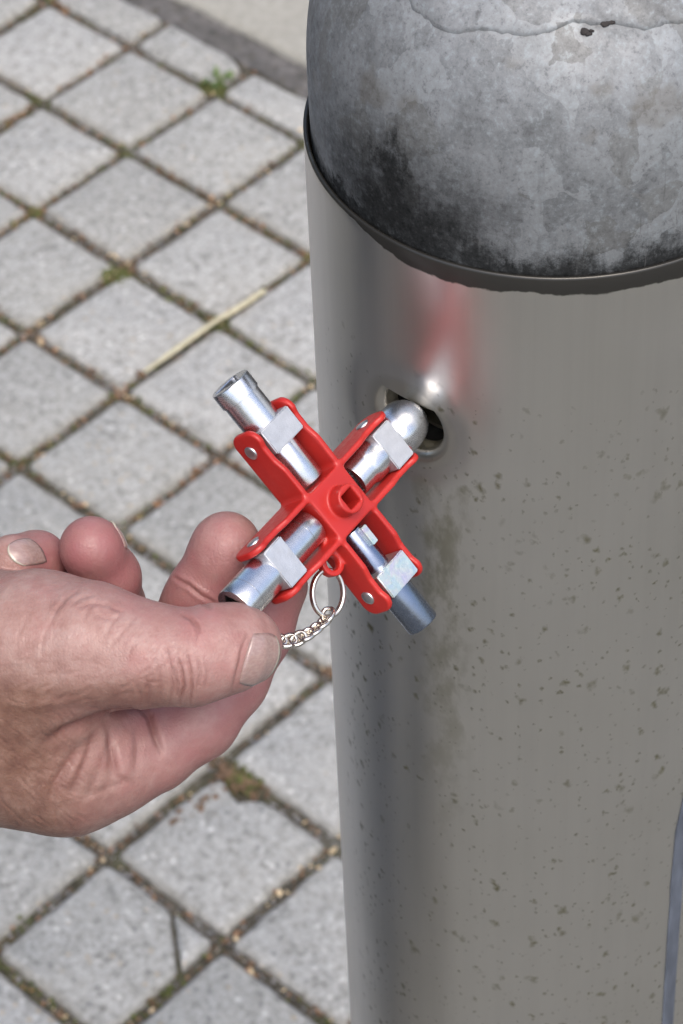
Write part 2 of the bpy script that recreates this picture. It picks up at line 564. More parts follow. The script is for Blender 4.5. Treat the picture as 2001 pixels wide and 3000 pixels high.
k.normal(k.bump(n, 0.5, 0.001))
M['paver_far'] = k.m
rest = link_mesh('paver_field', mesh_np('paver_field', rest_v, rest_f), M['paver_far'], pavement, smooth=False)
rest['kind'] = 'stuff'

# kerb slab beyond the dark strip
bm = bmesh.new()
nx = 60
xs = np.linspace(-3, 5, 401)
top = []
rr = np.random.RandomState(5)
wob = np.interp(xs, np.linspace(-3, 5, 160), rr.uniform(-0.004, 0.004, 160)) + rr.uniform(-0.001, 0.001, 401)
prof = [(0.0, -0.03), (0.0, -0.002), (0.003, 0.002), (0.008, 0.003), (0.50, 0.003)]
rows = [[bm.verts.new((x, 0.171 + w + py, pz)) for x, w in zip(xs, wob)] for py, pz in prof]
for a, b in zip(rows, rows[1:]):
    for i in range(len(xs) - 1): bm.faces.new((a[i], a[i + 1], b[i + 1], b[i]))
kerb = obj_bm('kerb', bm, M['kerb'])
tag(kerb, 'beige concrete kerb slab behind the dark strip of soil', kind='structure')

# ------------------------------------------------------------------ moss, seeds and crumbs in the joints
def joint_points(n, rng, lo=(-0.35, -0.89), hi=(1.29, 0.145)):
    out = []
    while len(out) < n:
        if rng.rand() < 0.5:
            x = round(rng.uniform(lo[0], hi[0]) / U) * U + rng.normal(0, 0.0021); y = rng.uniform(lo[1], hi[1])
        else:
            y = round(rng.uniform(lo[1], 0.1) / U) * U + rng.normal(0, 0.0021); x = rng.uniform(lo[0], hi[0])
        if in_view(x, y, 0.02): out.append((x, y))
    return out

def bits(name, pts, mat, smin_, smax, flat, zlo, zhi, seed, sides=5):
    rng = np.random.RandomState(seed)
    v, F = [], []
    for (x, y) in pts:
        s = rng.uniform(smin_, smax) * (0.6 + 0.8 * rng.rand() ** 2)
        el = rng.uniform(0.8, 2.0); a0 = rng.uniform(0, 6.28); z = rng.uniform(zlo, zhi)
        b0 = len(v)
        tx, ty = rng.normal(0, 0.3, 2)
        for ring, (rad, dz) in enumerate(((0.9, -0.5), (1.0, 0.1), (0.55, 0.5))):
            for q in range(sides):
                t = q / sides * 6.283
                px_, py_ = math.cos(t) * s * el * rad * rng.uniform(0.8, 1.15), math.sin(t) * s * rad * rng.uniform(0.8, 1.15)
                v.append((x + px_ * math.cos(a0) - py_ * math.sin(a0), y + px_ * math.sin(a0) + py_ * math.cos(a0), z + dz * s * flat * 2 + tx * px_ + ty * py_))
        for ring in range(2):
            for q in range(sides):
                F.append((b0 + ring * sides + q, b0 + ring * sides + (q + 1) % sides, b0 + (ring + 1) * sides + (q + 1) % sides, b0 + (ring + 1) * sides + q))
        F.append(tuple(b0 + 2 * sides + q for q in range(sides)))
    return link_mesh(name, mesh_np(name, v, F), mat, None, smooth=False)

rng = np.random.RandomState(11)
def clumpy(n, seed, thr):
    r = np.random.RandomState(seed)
    cs_ = joint_points(70, r)
    out = []
    while len(out) < n:
        p = joint_points(60, r)
        for q in p:
            d = min((q[0] - c[0]) ** 2 + (q[1] - c[1]) ** 2 for c in cs_) ** 0.5
            if r.rand() < math.exp(-d / thr): out.append(q)
    return out[:n]

lit = bits('seed_litter', joint_points(420, rng) + clumpy(650, 3, 0.012), M['seed_orange'], 0.0006, 0.0015, 0.5, -0.004, 0.0005, 1)
tag(lit, 'orange brown seed husks and crumbs caught in the joints', 'litter', kind='stuff')
lit = bits('dead_leaf_litter', joint_points(900, rng) + clumpy(700, 4, 0.014), M['seed_brown'], 0.0007, 0.0018, 0.4, -0.0045, 0.0003, 2)
tag(lit, 'dark brown leaf crumbs lying in the joints', 'litter', kind='stuff')
lit = bits('straw_litter', joint_points(260, rng) + clumpy(200, 5, 0.012), M['seed_pale'], 0.0006, 0.0015, 0.4, -0.003, 0.001, 3)
tag(lit, 'pale dry husks scattered along the joints', 'litter', kind='stuff')
grit = bits('joint_grit', joint_points(2500, rng), M['stone_grey'], 0.0005, 0.0013, 0.8, -0.005, -0.002, 4)
tag(grit, 'grey grit filling the joints between pavers', 'grit', kind='stuff')
mp = clumpy(2600, 6, 0.016)
for c, r_, n_ in (((0.2016, -0.1114), 0.006, 500), ((0.092, 0.105), 0.007, 350), ((0.62, -0.402), 0.005, 500), ((0.1, -0.1), 0.003, 100), ((0.9, -0.35), 0.004, 150), ((0.3, -0.1), 0.004, 120), ((0.45, -0.405), 0.004, 120), ((0.56, -0.6), 0.007, 500)):
    mp += [(c[0] + rng.normal(0, r_), c[1] + rng.normal(0, r_ * 0.8)) for _ in range(n_)]
moss = bits('moss', mp, M['moss_green'], 0.0005, 0.0013, 0.8, -0.0045, 0.0, 5)
tag(moss, 'olive green moss growing in the paving joints', 'moss', kind='stuff')
cr = [(0.617 + rng.normal(0, 0.012), -0.404 + rng.normal(0, 0.004)) for _ in range(120)] + [(0.615 + rng.normal(0, 0.004), -0.43 + rng.normal(0, 0.015)) for _ in range(60)]
crumb = bits('leaf_crumbs', cr, M['seed_brown'], 0.0009, 0.0022, 0.3, -0.003, 0.001, 6)
tag(crumb, 'heap of brown leaf crumbs at the crumbled paver edge', 'litter', kind='stuff')

def tube(path, rad, mat, name, parent=None, seg=10):
    bm = bmesh.new()
    path = [Vector(p) for p in path]
    rings = []
    for i, p in enumerate(path):
        t = (path[min(i + 1, len(path) - 1)] - path[max(i - 1, 0)]).normalized()
        a = t.orthogonal().normalized() if i == 0 else (rings_a - t * rings_a.dot(t)).normalized()
        rings_a = a
        b = t.cross(a)
        r = rad[i] if isinstance(rad, (list, tuple)) else rad
        rings.append([bm.verts.new(p + (a * math.cos(q * 6.28318 / seg) + b * math.sin(q * 6.28318 / seg)) * r) for q in range(seg)])
    for A, B in zip(rings, rings[1:]):
        for q in range(seg): bm.faces.new((A[q], A[(q + 1) % seg], B[(q + 1) % seg], B[q]))
    bm.faces.new(rings[0]); bm.faces.new(rings[-1])
    return obj_bm(name, bm, mat, parent, True, 60)

straw = tube([(0.3003, -0.176, 0.0022), (0.3012, -0.150, 0.003), (0.3014, -0.122, 0.0034), (0.3012, -0.100, 0.0036), (0.3030, -0.093, 0.0036), (0.3040, -0.075, 0.0032), (0.3042, -0.054, 0.0026)],
             [0.0012, 0.0018, 0.0019, 0.0018, 0.0021, 0.0021, 0.0015], M['dry_straw'], 'straw')
tag(straw, 'pale dry straw stem lying along a paving joint', 'straw')

# dead leaf at the straw's lower end
bm = bmesh.new()
g = [[bm.verts.new((0.2990 + (i - 3) * 0.0016 + 0.0006 * j, -0.1795 + (j - 2) * 0.0012 * math.cos((i - 3) / 3.2 * 1.5), 0.002 + 0.0015 * math.sin(i * 1.1) + 0.0008 * math.cos(j * 1.5))) for j in range(5)] for i in range(7)]
for i in range(6):
    for j in range(4): bm.faces.new((g[i][j], g[i + 1][j], g[i + 1][j + 1], g[i][j + 1]))
leaf = obj_bm('dead_leaf', bm, M['seed_brown'])
sm = leaf.modifiers.new('thick', 'SOLIDIFY'); sm.thickness = 0.0004
tag(leaf, 'curled brown leaf scrap at the lower end of the straw', 'leaf')

# little weed at a crossing of joints
weed = empty('weed', Matrix.Translation((0.0905, 0.1115, 0.0)))
tag(weed, 'small bright green weed sprouting at a paving joint', 'weed')
rng = np.random.RandomState(21)
for q in range(26):
    a = rng.uniform(0, 6.28); L = rng.uniform(0.007, 0.017); w = rng.uniform(0.0013, 0.0024); el = rng.uniform(0.4, 1.2)
    bm = bmesh.new()
    prev = None
    ox, oy = rng.normal(0, 0.0035, 2)
    for s in range(6):
        t = s / 5
        ww = w * math.sin(math.pi * min(0.97, t * 0.9 + 0.08))
        r = L * t; z = L * math.sin(el) * t * (1.25 - 0.55 * t) - 0.002
        c = Vector((ox + math.cos(a) * r * math.cos(el), oy + math.sin(a) * r * math.cos(el), z))
        sd_ = Vector((-math.sin(a), math.cos(a), 0)) * ww
        cur = (bm.verts.new(c - sd_ + Vector((0, 0, ww * 0.3))), bm.verts.new(c), bm.verts.new(c + sd_ + Vector((0, 0, ww * 0.3))))
        if prev:
            bm.faces.new((prev[0], prev[1], cur[1], cur[0])); bm.faces.new((prev[1], prev[2], cur[2], cur[1]))
        prev = cur
    obj_bm('leaf', bm, M['weed_green'], weed)

# ================================================================== BOLLARD
BR = 0.06230
RIM = Vector((1.14065, -0.74325, 0.97436))
HOLE_N = Vector((0.07494, -0.99719, 0.0))
HOLE_Z = 0.91620
TH0 = math.atan2(HOLE_N.y, HOLE_N.x)
bollard = empty('bollard', Matrix.Translation((RIM.x, RIM.y, 0)) @ Matrix.Rotation(TH0, 4, 'Z'))   # local +X points out of the lock hole
tag(bollard, 'stainless steel bollard with a grey domed cap and lock hole', 'bollard')

# stainless sleeve material: brushed, water-stained, speckled with dirt
k = NT('stainless')
P_ = k.xyz()
fine = k.noise(900, 3, 0.6)
streak = k.noise(1.0, 4, 0.6, co=k.map(k.co, (260, 260, 5)))
cloud = k.noise(26, 4, 0.6)
rough = k.math('ADD', k.rng(cloud, 0.3, 0.75, 0.281, 0.300), k.math('MULTIPLY', streak, 0.01))
col = k.mix(k.rng(streak, 0.35, 0.7, 0, 0.35), (0.76, 0.745, 0.71), (0.68, 0.665, 0.635))
# specks
def specks(scale, thr, rad, seedoff, stretch=(1, 1, 0.8)):
    co = k.map(k.co, stretch, (seedoff, seedoff * 2.1, seedoff * 0.7))
    cc = k.t.nodes.new('ShaderNodeSeparateColor')
    wob = k.t.nodes.new('ShaderNodeVectorMath'); wob.operation = 'ADD'
    nn = k.t.nodes.new('ShaderNodeTexNoise'); nn.inputs['Scale'].default_value = scale * 2.2; nn.inputs['Detail'].default_value = 3
    k.t.links.new(co, nn.inputs['Vector'])
    sc = k.t.nodes.new('ShaderNodeVectorMath'); sc.operation = 'SCALE'; sc.inputs['Scale'].default_value = 0.7 / scale
    k.t.links.new(nn.outputs['Color'], sc.inputs[0])
    k.t.links.new(co, wob.inputs[0]); k.t.links.new(sc.outputs[0], wob.inputs[1])
    k.t.links.new(k.voro(scale, 'Color', co=wob.outputs[0]), cc.inputs[0])
    d = k.voro(scale, 'Distance', co=wob.outputs[0])
    sz = k.rng(cc.outputs[1], 0, 1, rad * 0.35, rad, False)
    return k.math('MULTIPLY', k.rng(cc.outputs[0], thr, thr + 0.04), k.rng(k.math('DIVIDE', d, sz), 0.0, 1.0, 1.0, 0.0))
side = k.rng(P_[1], -0.055, 0.02, 0.25, 1.0)
s1 = specks(190, 0.12, 0.40, 1.3)
s2 = specks(430, 0.25, 0.46, 4.1)
s3 = specks(105, 0.15, 0.30, 7.7)
dirt = k.math('MAXIMUM', k.math('MAXIMUM', s1, k.math('MULTIPLY', s2, 0.8)), s3)
dirt = k.math('MULTIPLY', dirt, k.rng(k.noise(40, 3, 0.6), 0.35, 0.6, 0.5, 1.0))
dirt = k.math('MULTIPLY', k.math('MULTIPLY', dirt, k.rng(P_[2], 0.945, 0.925, 0.15, 1.0)), k.rng(P_[1], -0.040, -0.018, 0.06, 1.0))
# run-off stain below the lock hole
yy = k.math('ADD', P_[1], k.math('MULTIPLY', k.math('SUBTRACT', k.noise(55, 3, 0.6), 0.5), 0.010))
run = k.math('MULTIPLY', k.rng(k.math('ABSOLUTE', k.math('SUBTRACT', yy, 0.010)), 0.002, 0.012, 1.0, 0.0), k.math('MULTIPLY', k.rng(P_[2], 0.905, 0.898), 1.0))
run = k.math('MULTIPLY', run, k.rng(P_[2], 0.72, 0.88, 0.12, 1.0))
run = k.math('MULTIPLY', run, k.math('MULTIPLY', k.rng(P_[0], 0.0, 0.02), k.rng(P_[2], 0.914, 0.906, 0.0, 1.0)))
run = k.math('MULTIPLY', run, k.rng(k.noise(1.0, 4, 0.65, co=k.map(k.co, (130, 130, 70))), 0.38, 0.66, 0.1, 1.0))
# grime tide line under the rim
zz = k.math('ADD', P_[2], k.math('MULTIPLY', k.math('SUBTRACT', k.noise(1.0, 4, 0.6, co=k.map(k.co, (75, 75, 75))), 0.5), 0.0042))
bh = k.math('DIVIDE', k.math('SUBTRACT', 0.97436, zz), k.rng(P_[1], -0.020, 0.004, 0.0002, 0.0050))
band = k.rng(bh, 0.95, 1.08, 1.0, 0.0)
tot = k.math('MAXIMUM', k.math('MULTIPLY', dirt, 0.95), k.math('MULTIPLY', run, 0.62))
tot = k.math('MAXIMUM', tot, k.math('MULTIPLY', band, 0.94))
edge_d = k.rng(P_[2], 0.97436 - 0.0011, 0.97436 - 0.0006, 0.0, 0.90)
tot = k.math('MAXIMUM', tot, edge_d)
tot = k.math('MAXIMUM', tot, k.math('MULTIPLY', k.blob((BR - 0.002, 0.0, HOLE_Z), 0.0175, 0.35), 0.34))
film = k.rng(k.noise(9, 3, 0.6), 0.35, 0.7, 0.05, 0.16)
tot = k.math('MAXIMUM', tot, film)
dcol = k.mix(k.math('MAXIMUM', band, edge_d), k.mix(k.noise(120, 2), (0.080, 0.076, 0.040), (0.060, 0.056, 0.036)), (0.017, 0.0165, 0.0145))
scuff = k.math('MULTIPLY', k.blob((BR, 0.008, HOLE_Z + 0.014), 0.052, 0.8), k.rng(k.noise(60, 4, 0.65), 0.3, 0.6, 0.7, 1.0))
rough = k.math('ADD', rough, k.math('MULTIPLY', scuff, 0.07))
k.set(Base_Color=col, Metallic=1.0, Roughness=rough)
nb = k.bump(fine, 0.03, 0.0002, k.bump(k.noise(1.0, 2, 0.5, co=k.map(k.co, (60, 60, 14))), 0.06, 0.001))
k.normal(nb)
db = k.t.nodes.new('ShaderNodeBsdfPrincipled')
k.put(db.inputs['Base Color'], dcol); db.inputs['Roughness'].default_value = 0.8; db.inputs['Specular IOR Level'].default_value = 0.08
ms = k.t.nodes.new('ShaderNodeMixShader')
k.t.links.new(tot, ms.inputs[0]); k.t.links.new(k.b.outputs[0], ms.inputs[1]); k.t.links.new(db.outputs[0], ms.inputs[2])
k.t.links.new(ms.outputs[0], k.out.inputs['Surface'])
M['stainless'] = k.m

# cast zinc cap: spangled patches, dark grease near the rim, scratches
k = NT('zinc_cap')
P_ = k.xyz()
wv = k.t.nodes.new('ShaderNodeVectorMath'); wv.operation = 'ADD'
nn = k.t.nodes.new('ShaderNodeTexNoise'); nn.inputs['Scale'].default_value = 90; nn.inputs['Detail'].default_value = 4
k.t.links.new(k.co, nn.inputs['Vector'])
sc = k.t.nodes.new('ShaderNodeVectorMath'); sc.operation = 'SCALE'; sc.inputs['Scale'].default_value = 0.012
k.t.links.new(nn.outputs['Color'], sc.inputs[0]); k.t.links.new(k.co, wv.inputs[0]); k.t.links.new(sc.outputs[0], wv.inputs[1])
sp = k.t.nodes.new('ShaderNodeSeparateColor'); k.t.links.new(k.voro(120, 'Color', co=wv.outputs[0], stretch=(1, 1, 0.75)), sp.inputs[0])
n1 = k.noise(75, 8, 0.74); n2 = k.noise(520, 6, 0.78); n3 = k.noise(20, 4, 0.6)
c = k.ramp(n1, (0.30, (0.110, 0.117, 0.120)), (0.50, (0.172, 0.182, 0.187)), (0.72, (0.240, 0.253, 0.260)))
c = k.mix(k.rng(sp.outputs[0], 0.48, 0.60, 0.0, 0.50), c, (0.258, 0.275, 0.282))
c = k.mix(k.rng(sp.outputs[1], 0.70, 0.78, 0.0, 0.55), c, (0.112, 0.112, 0.105))
c = k.mix(k.rng(n2, 0.50, 0.66, 0.0, 0.55), c, (0.27, 0.305, 0.32))
c = k.mix(k.rng(n2, 0.48, 0.34, 0.0, 0.60), c, (0.070, 0.072, 0.075))
c = k.mix(k.rng(k.noise(48, 3, 0.6, co=k.map(k.co, (1, 1, 1), (1.7, 0.3, 0))), 0.60, 0.68, 0.0, 0.40), c, (0.115, 0.102, 0.082))
drip = k.noise(1.0, 5, 0.7, co=k.map(k.co, (150, 150, 22)))
c = k.mix(k.rng(drip, 0.54, 0.72, 0.0, 0.42), c, (0.085, 0.087, 0.088))
rag = k.math('ADD', k.math('MULTIPLY', k.math('SUBTRACT', k.noise(90, 8, 0.85), 0.5), 0.034), k.math('MULTIPLY', k.math('SUBTRACT', drip, 0.5), 0.02))
def smudge(cen, rad, s=0.92):
    n = k.t.nodes.new('ShaderNodeVectorMath'); n.operation = 'DISTANCE'
    k.t.links.new(k.co, n.inputs[0]); n.inputs[1].default_value = cen
    return k.rng(k.math('ADD', n.outputs['Value'], rag), rad * (1 - s), rad, 1.0, 0.0)
low = k.math('ADD', k.math('SUBTRACT', P_[2], RIM.z), k.math('MULTIPLY', rag, 0.7))
rimd = k.rng(low, 0.000, 0.0095, 1.0, 0.0)
sm1 = k.math('MAXIMUM', smudge((0.0595, -0.005, RIM.z + 0.008), 0.037), smudge((0.0597, 0.0065, RIM.z + 0.003), 0.037))
sm1 = k.math('MAXIMUM', sm1, smudge((0.0595, -0.004, RIM.z + 0.019), 0.018))
sm1 = k.math('MAXIMUM', sm1, smudge((0.0575, 0.017, RIM.z + 0.001), 0.022))
c = k.mix(k.math('MULTIPLY', k.math('MAXIMUM', rimd, sm1), 0.97), c, k.ramp(n2, (0.3, (0.008, 0.009, 0.009)), (0.55, (0.022, 0.023, 0.023)), (0.78, (0.075, 0.078, 0.08))))
scr = k.noise(1.0, 3, 0.7, co=k.map(k.co, (900, 900, 60), (0, 0, 0), (0.4, 0.3, 0.5)))
scm = k.math('MULTIPLY', k.rng(scr, 0.64, 0.70), k.rng(k.noise(30, 2), 0.52, 0.62))
c = k.mix(k.math('MULTIPLY', scm, 0.55), c, (0.09, 0.09, 0.09))
smk = k.math('SUBTRACT', 1.0, k.math('MAXIMUM', rimd, sm1))
k.set(Base_Color=c, Metallic=k.math('MULTIPLY', smk, 0.30), Roughness=k.math('ADD', k.rng(n1, 0.3, 0.7, 0.66, 0.52), k.math('MULTIPLY', k.math('MAXIMUM', rimd, sm1), 0.2)), Specular_IOR_Level=k.math('MULTIPLY', smk, 0.45))
k.normal(k.bump(n2, 0.25, 0.0004, k.bump(n1, 0.2, 0.0008)))
M['zinc_cap'] = k.m

# sleeve: grid on the cylinder with a square left out, filled by rings that run into the dimpled lock hole
g_ = 0.0016
NS = 24                                             # cells across the patch
half = NS * g_ / 2
ncol = int(round((2 * math.pi * BR - NS * g_) / 0.0032))
s_list = list(np.linspace(-half, half, NS + 1)) + list(np.linspace(half, 2 * math.pi * BR - half, ncol + 1)[1:-1])
z_list = list(np.linspace(0.0, HOLE_Z - half, 40)) + list(np.linspace(HOLE_Z - half, HOLE_Z + half, NS + 1)[1:]) + list(np.linspace(HOLE_Z + half, RIM.z - 0.0007, 14)[1:])
dent = [(random.uniform(0, 6.28), random.choice((2, 3, 4, 5)), random.uniform(8, 40), random.uniform(0, 6.28)) for _ in range(7)]
def skin_r(th, z):
    d = sum(math.sin(n_ * th + p1) * math.sin(w_ * z + p2) for p1, n_, w_, p2 in dent)
    return BR + 0.00004 * d
def skin(s, z, inset=0.0):
    th = s / BR
    r = skin_r(th, z) - inset
    return (r * math.cos(th), r * math.sin(th), z)
HR = 0.0097                                         # inner radius of the hole
def dimple(rho):
    """radius on the surface -> (radius, inset)"""
    t = max(0.0, min(1.0, (0.0220 - rho) / 0.0105))
    return 0.0013 * t * t * (3 - 2 * t)
bm = bmesh.new()
V = {}
iz0 = 39
for iz, z in enumerate(z_list):
    for is_, s in enumerate(s_list):
        if is_ <= NS and iz0 <= iz <= iz0 + NS and 0 < is_ < NS and iz0 < iz < iz0 + NS: continue
        ins = dimple(math.hypot(s, z - HOLE_Z)) if is_ <= NS else 0
        V[(is_, iz)] = bm.verts.new(skin(s, z, ins))
ns = len(s_list)
for iz in range(len(z_list) - 1):
    for is_ in range(ns):
        if is_ < NS and iz0 <= iz < iz0 + NS: continue
        a = (is_, iz); b = ((is_ + 1) % ns, iz)
        bm.faces.new((V[a], V[b], V[(b[0], iz + 1)], V[(a[0], iz + 1)]))
loop = [(i, iz0) for i in range(NS)] + [(NS, iz0 + i) for i in range(NS)] + [(NS - i, iz0 + NS) for i in range(NS)] + [(0, iz0 + NS - i) for i in range(NS)]
pos = [(s_list[a], z_list[b] - HOLE_Z) for a, b in loop]
prev = [V[q] for q in loop]
rlip = 0.0028
radii = [('s', t) for t in (0.2, 0.4, 0.6, 0.75, 0.88)]
rings = []
for t in (0.15, 0.3, 0.45, 0.6, 0.72, 0.82, 0.9, 0.96, 1.0):
    rings.append((t, None))
for t, _ in rings:
    cur = []
    for (sx, sz) in pos:
        L = math.hypot(sx, sz)
        rad = L + (HR + rlip - L) * t
        cur.append(bm.verts.new(skin(sx / L * rad, HOLE_Z + sz / L * rad, dimple(rad))))
    for q in range(len(prev)): bm.faces.new((prev[q], prev[(q + 1) % len(prev)], cur[(q + 1) % len(prev)], cur[q]))
    prev = cur
for a in range(1, 9):                                # rolled lip
    an = a / 8 * math.pi / 2
    cur = []
    for (sx, sz) in pos:
        L = math.hypot(sx, sz)
        rad = HR + rlip * (1 - math.sin(an))
        cur.append(bm.verts.new(skin(sx / L * rad, HOLE_Z + sz / L * rad, dimple(HR + rlip) + rlip * (1 - math.cos(an)))))
    for q in range(len(prev)): bm.faces.new((prev[q], prev[(q + 1) % len(prev)], cur[(q + 1) % len(prev)], cur[q]))
    prev = cur
cur = [bm.verts.new(skin(sx / math.hypot(sx, sz) * HR, HOLE_Z + sz / math.hypot(sx, sz) * HR, 0.0075)) for sx, sz in pos]
for q in range(len(prev)): bm.faces.new((prev[q], prev[(q + 1) % len(prev)], cur[(q + 1) % len(prev)], cur[q]))
# rim: rounded edge, then down the inside
top = len(z_list) - 1
prev = [V[(i, top)] for i in range(ns)]
for ins, z in ((0.00015, RIM.z - 0.0002), (0.0004, RIM.z), (0.0009, RIM.z), (0.0011, RIM.z - 0.0002), (0.00125, RIM.z - 0.0007), (0.00125, RIM.z - 0.05)):
    cur = [bm.verts.new(skin(s, z, ins)) for s in s_list]
    for q in range(ns): bm.faces.new((prev[q], prev[(q + 1) % ns], cur[(q + 1) % ns], cur[q]))
    prev = cur
sleeve = obj_bm('sleeve', bm, M['stainless'], bollard)

def lathe(prof, n, mat, name, parent, wob=None, sharp=None):
    bm = bmesh.new()
    prev = None
    for r, z in prof:
        if r < 1e-6:
            c = bm.verts.new((0, 0, z))
            if prev:
                for q in range(n): bm.faces.new((prev[q], prev[(q + 1) % n], c))
            break
        cur = []
        for q in range(n):
            a = q / n * 2 * math.pi
            rr_ = r + (wob(a, z) if wob else 0)
            cur.append(bm.verts.new((rr_ * math.cos(a), rr_ * math.sin(a), z)))
        if prev:
            for q in range(n): bm.faces.new((prev[q], prev[(q + 1) % n], cur[(q + 1) % n], cur[q]))
        prev = cur
    return obj_bm(name, bm, mat, parent, True, sharp)

k = NT('strip_blue')  # narrow bluish upright strip on the sleeve surface
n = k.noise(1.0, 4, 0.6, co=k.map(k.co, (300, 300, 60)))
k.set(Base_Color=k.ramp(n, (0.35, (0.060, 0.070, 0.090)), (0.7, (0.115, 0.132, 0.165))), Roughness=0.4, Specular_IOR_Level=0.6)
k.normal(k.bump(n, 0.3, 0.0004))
M['strip_blue'] = k.m
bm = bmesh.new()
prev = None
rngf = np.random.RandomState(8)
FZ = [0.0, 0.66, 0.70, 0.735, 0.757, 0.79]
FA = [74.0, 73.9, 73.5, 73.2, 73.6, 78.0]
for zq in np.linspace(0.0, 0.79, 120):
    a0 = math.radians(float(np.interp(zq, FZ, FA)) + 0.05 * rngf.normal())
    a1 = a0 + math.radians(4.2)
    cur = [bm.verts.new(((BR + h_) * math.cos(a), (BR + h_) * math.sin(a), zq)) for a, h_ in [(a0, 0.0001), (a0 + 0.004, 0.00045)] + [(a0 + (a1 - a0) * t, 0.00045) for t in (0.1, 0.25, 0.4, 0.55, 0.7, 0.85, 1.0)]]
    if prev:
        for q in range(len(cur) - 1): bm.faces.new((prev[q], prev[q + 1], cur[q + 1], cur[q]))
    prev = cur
strip_o = obj_bm('bluish_strip', bm, M['strip_blue'], bollard)
strip_o['label'] = 'bluish strip with a wavy edge'
CR = 0.0606
wl = [(random.randint(2, 7), random.uniform(0, 6.28), random.uniform(40, 140), random.uniform(0, 6.28)) for _ in range(8)]
def capwob(a, z): return 0.00012 * sum(math.sin(n_ * a + p) * math.sin(w_ * z + p2) for n_, p, w_, p2 in wl)
prof = [(CR - 0.0008, RIM.z - 0.045), (CR - 0.0004, RIM.z - 0.02), (CR - 0.0002, RIM.z - 0.004), (CR - 0.0001, RIM.z + 0.002), (CR, RIM.z + 0.006), (CR, RIM.z + 0.012)]
E_ = 2.7
def cap_rz(t):
    a = t * math.pi / 2
    return CR * math.cos(a) ** (2 / E_), RIM.z + 0.013 + 0.056 * math.sin(a) ** (2 / E_)
for q in range(0, 41):
    prof.append(cap_rz(q / 41))
prof.append((0, cap_rz(1)[1]))
cap = lathe(prof, 160, M['zinc_cap'], 'cap', bollard, capwob)

# ragged patch plate lying on the crown of the cap
bm = bmesh.new()
rng = np.random.RandomState(3)
NA = 220
vd = (CAM_P - RIM); va = math.atan2(vd.y, vd.x) - TH0
rag_ = np.interp(np.arange(NA), np.linspace(0, NA, 56), rng.uniform(-0.0011, 0.0011, 56)) + rng.uniform(-0.00025, 0.00025, NA)
def cap_z(r):
    c_ = max(0.0, min(1.0, (r / CR))) ** (E_ / 2)
    a = math.acos(c_)
    return RIM.z + 0.013 + 0.056 * math.sin(a) ** (2 / E_)
prev = None
for lev, (fr, lift) in enumerate(((1.0, -0.0003), (1.001, 0.0004), (0.992, 0.0008), (0.96, 0.0009), (0.85, 0.0009), (0.7, 0.0009), (0.5, 0.0009), (0.25, 0.0009), (0.05, 0.0009))):
    cur = []
    for q in range(NA):
        a = q / NA * 2 * math.pi
        c_, s_ = math.cos(a - va - 0.05), math.sin(a - va - 0.05)
        r0 = (abs(c_ / 0.0450) ** 3.0 + abs(s_ / 0.0410) ** 3.0) ** (-1 / 3.0) + rag_[q]
        r = r0 * fr
        cur.append(bm.verts.new((r * math.cos(a), r * math.sin(a), cap_z(r) + lift + 0.0004 * math.sin(q * 0.31) * math.sin(lev * 1.3))))
    if prev:
        for q in range(NA): bm.faces.new((prev[q], prev[(q + 1) % NA], cur[(q + 1) % NA], cur[q]))
    prev = cur
bm.faces.new(prev)
plate = obj_bm('cap_plate', bm, M['zinc_cap'], bollard)
plate['label'] = 'ragged metal patch on top of the cap'
# two rusty weld pits at the plate edge
plain('rust_pit', (0.016, 0.013, 0.012), 0.8, var=0.5, nscale=600)
for da, rr_, sz in ((0.13, 0.0459, 0.0009), (0.147, 0.0463, 0.0007), (0.163, 0.0459, 0.0005), (0.235, 0.0450, 0.0009), (0.253, 0.0446, 0.0010), (0.275, 0.0449, 0.0005)):
    bm = bmesh.new()
    bmesh.ops.create_icosphere(bm, subdivisions=3, radius=1)
    for v in bm.verts:
        n_ = 1 + 0.16 * math.sin(v.co.x * 3 + da * 40) + 0.10 * math.cos(v.co.y * 5 + da * 9)
        v.co = Vector((v.co.x * sz * 0.8 * n_, v.co.y * sz * 1.25 * n_, v.co.z * 0.00035 * n_))
    a = va + da
    dz = (cap_z(rr_ + 0.001) - cap_z(rr_ - 0.001)) / 0.002
    rot = Matrix.Rotation(a, 4, 'Z') @ Matrix.Rotation(-math.atan(dz), 4, 'Y')
    bmesh.ops.transform(bm, matrix=Matrix.Translation((rr_ * math.cos(a), rr_ * math.sin(a), cap_z(rr_) + 0.0003)) @ rot, verts=bm.verts)
    obj_bm('weld_pit', bm, M['rust_pit'], bollard)

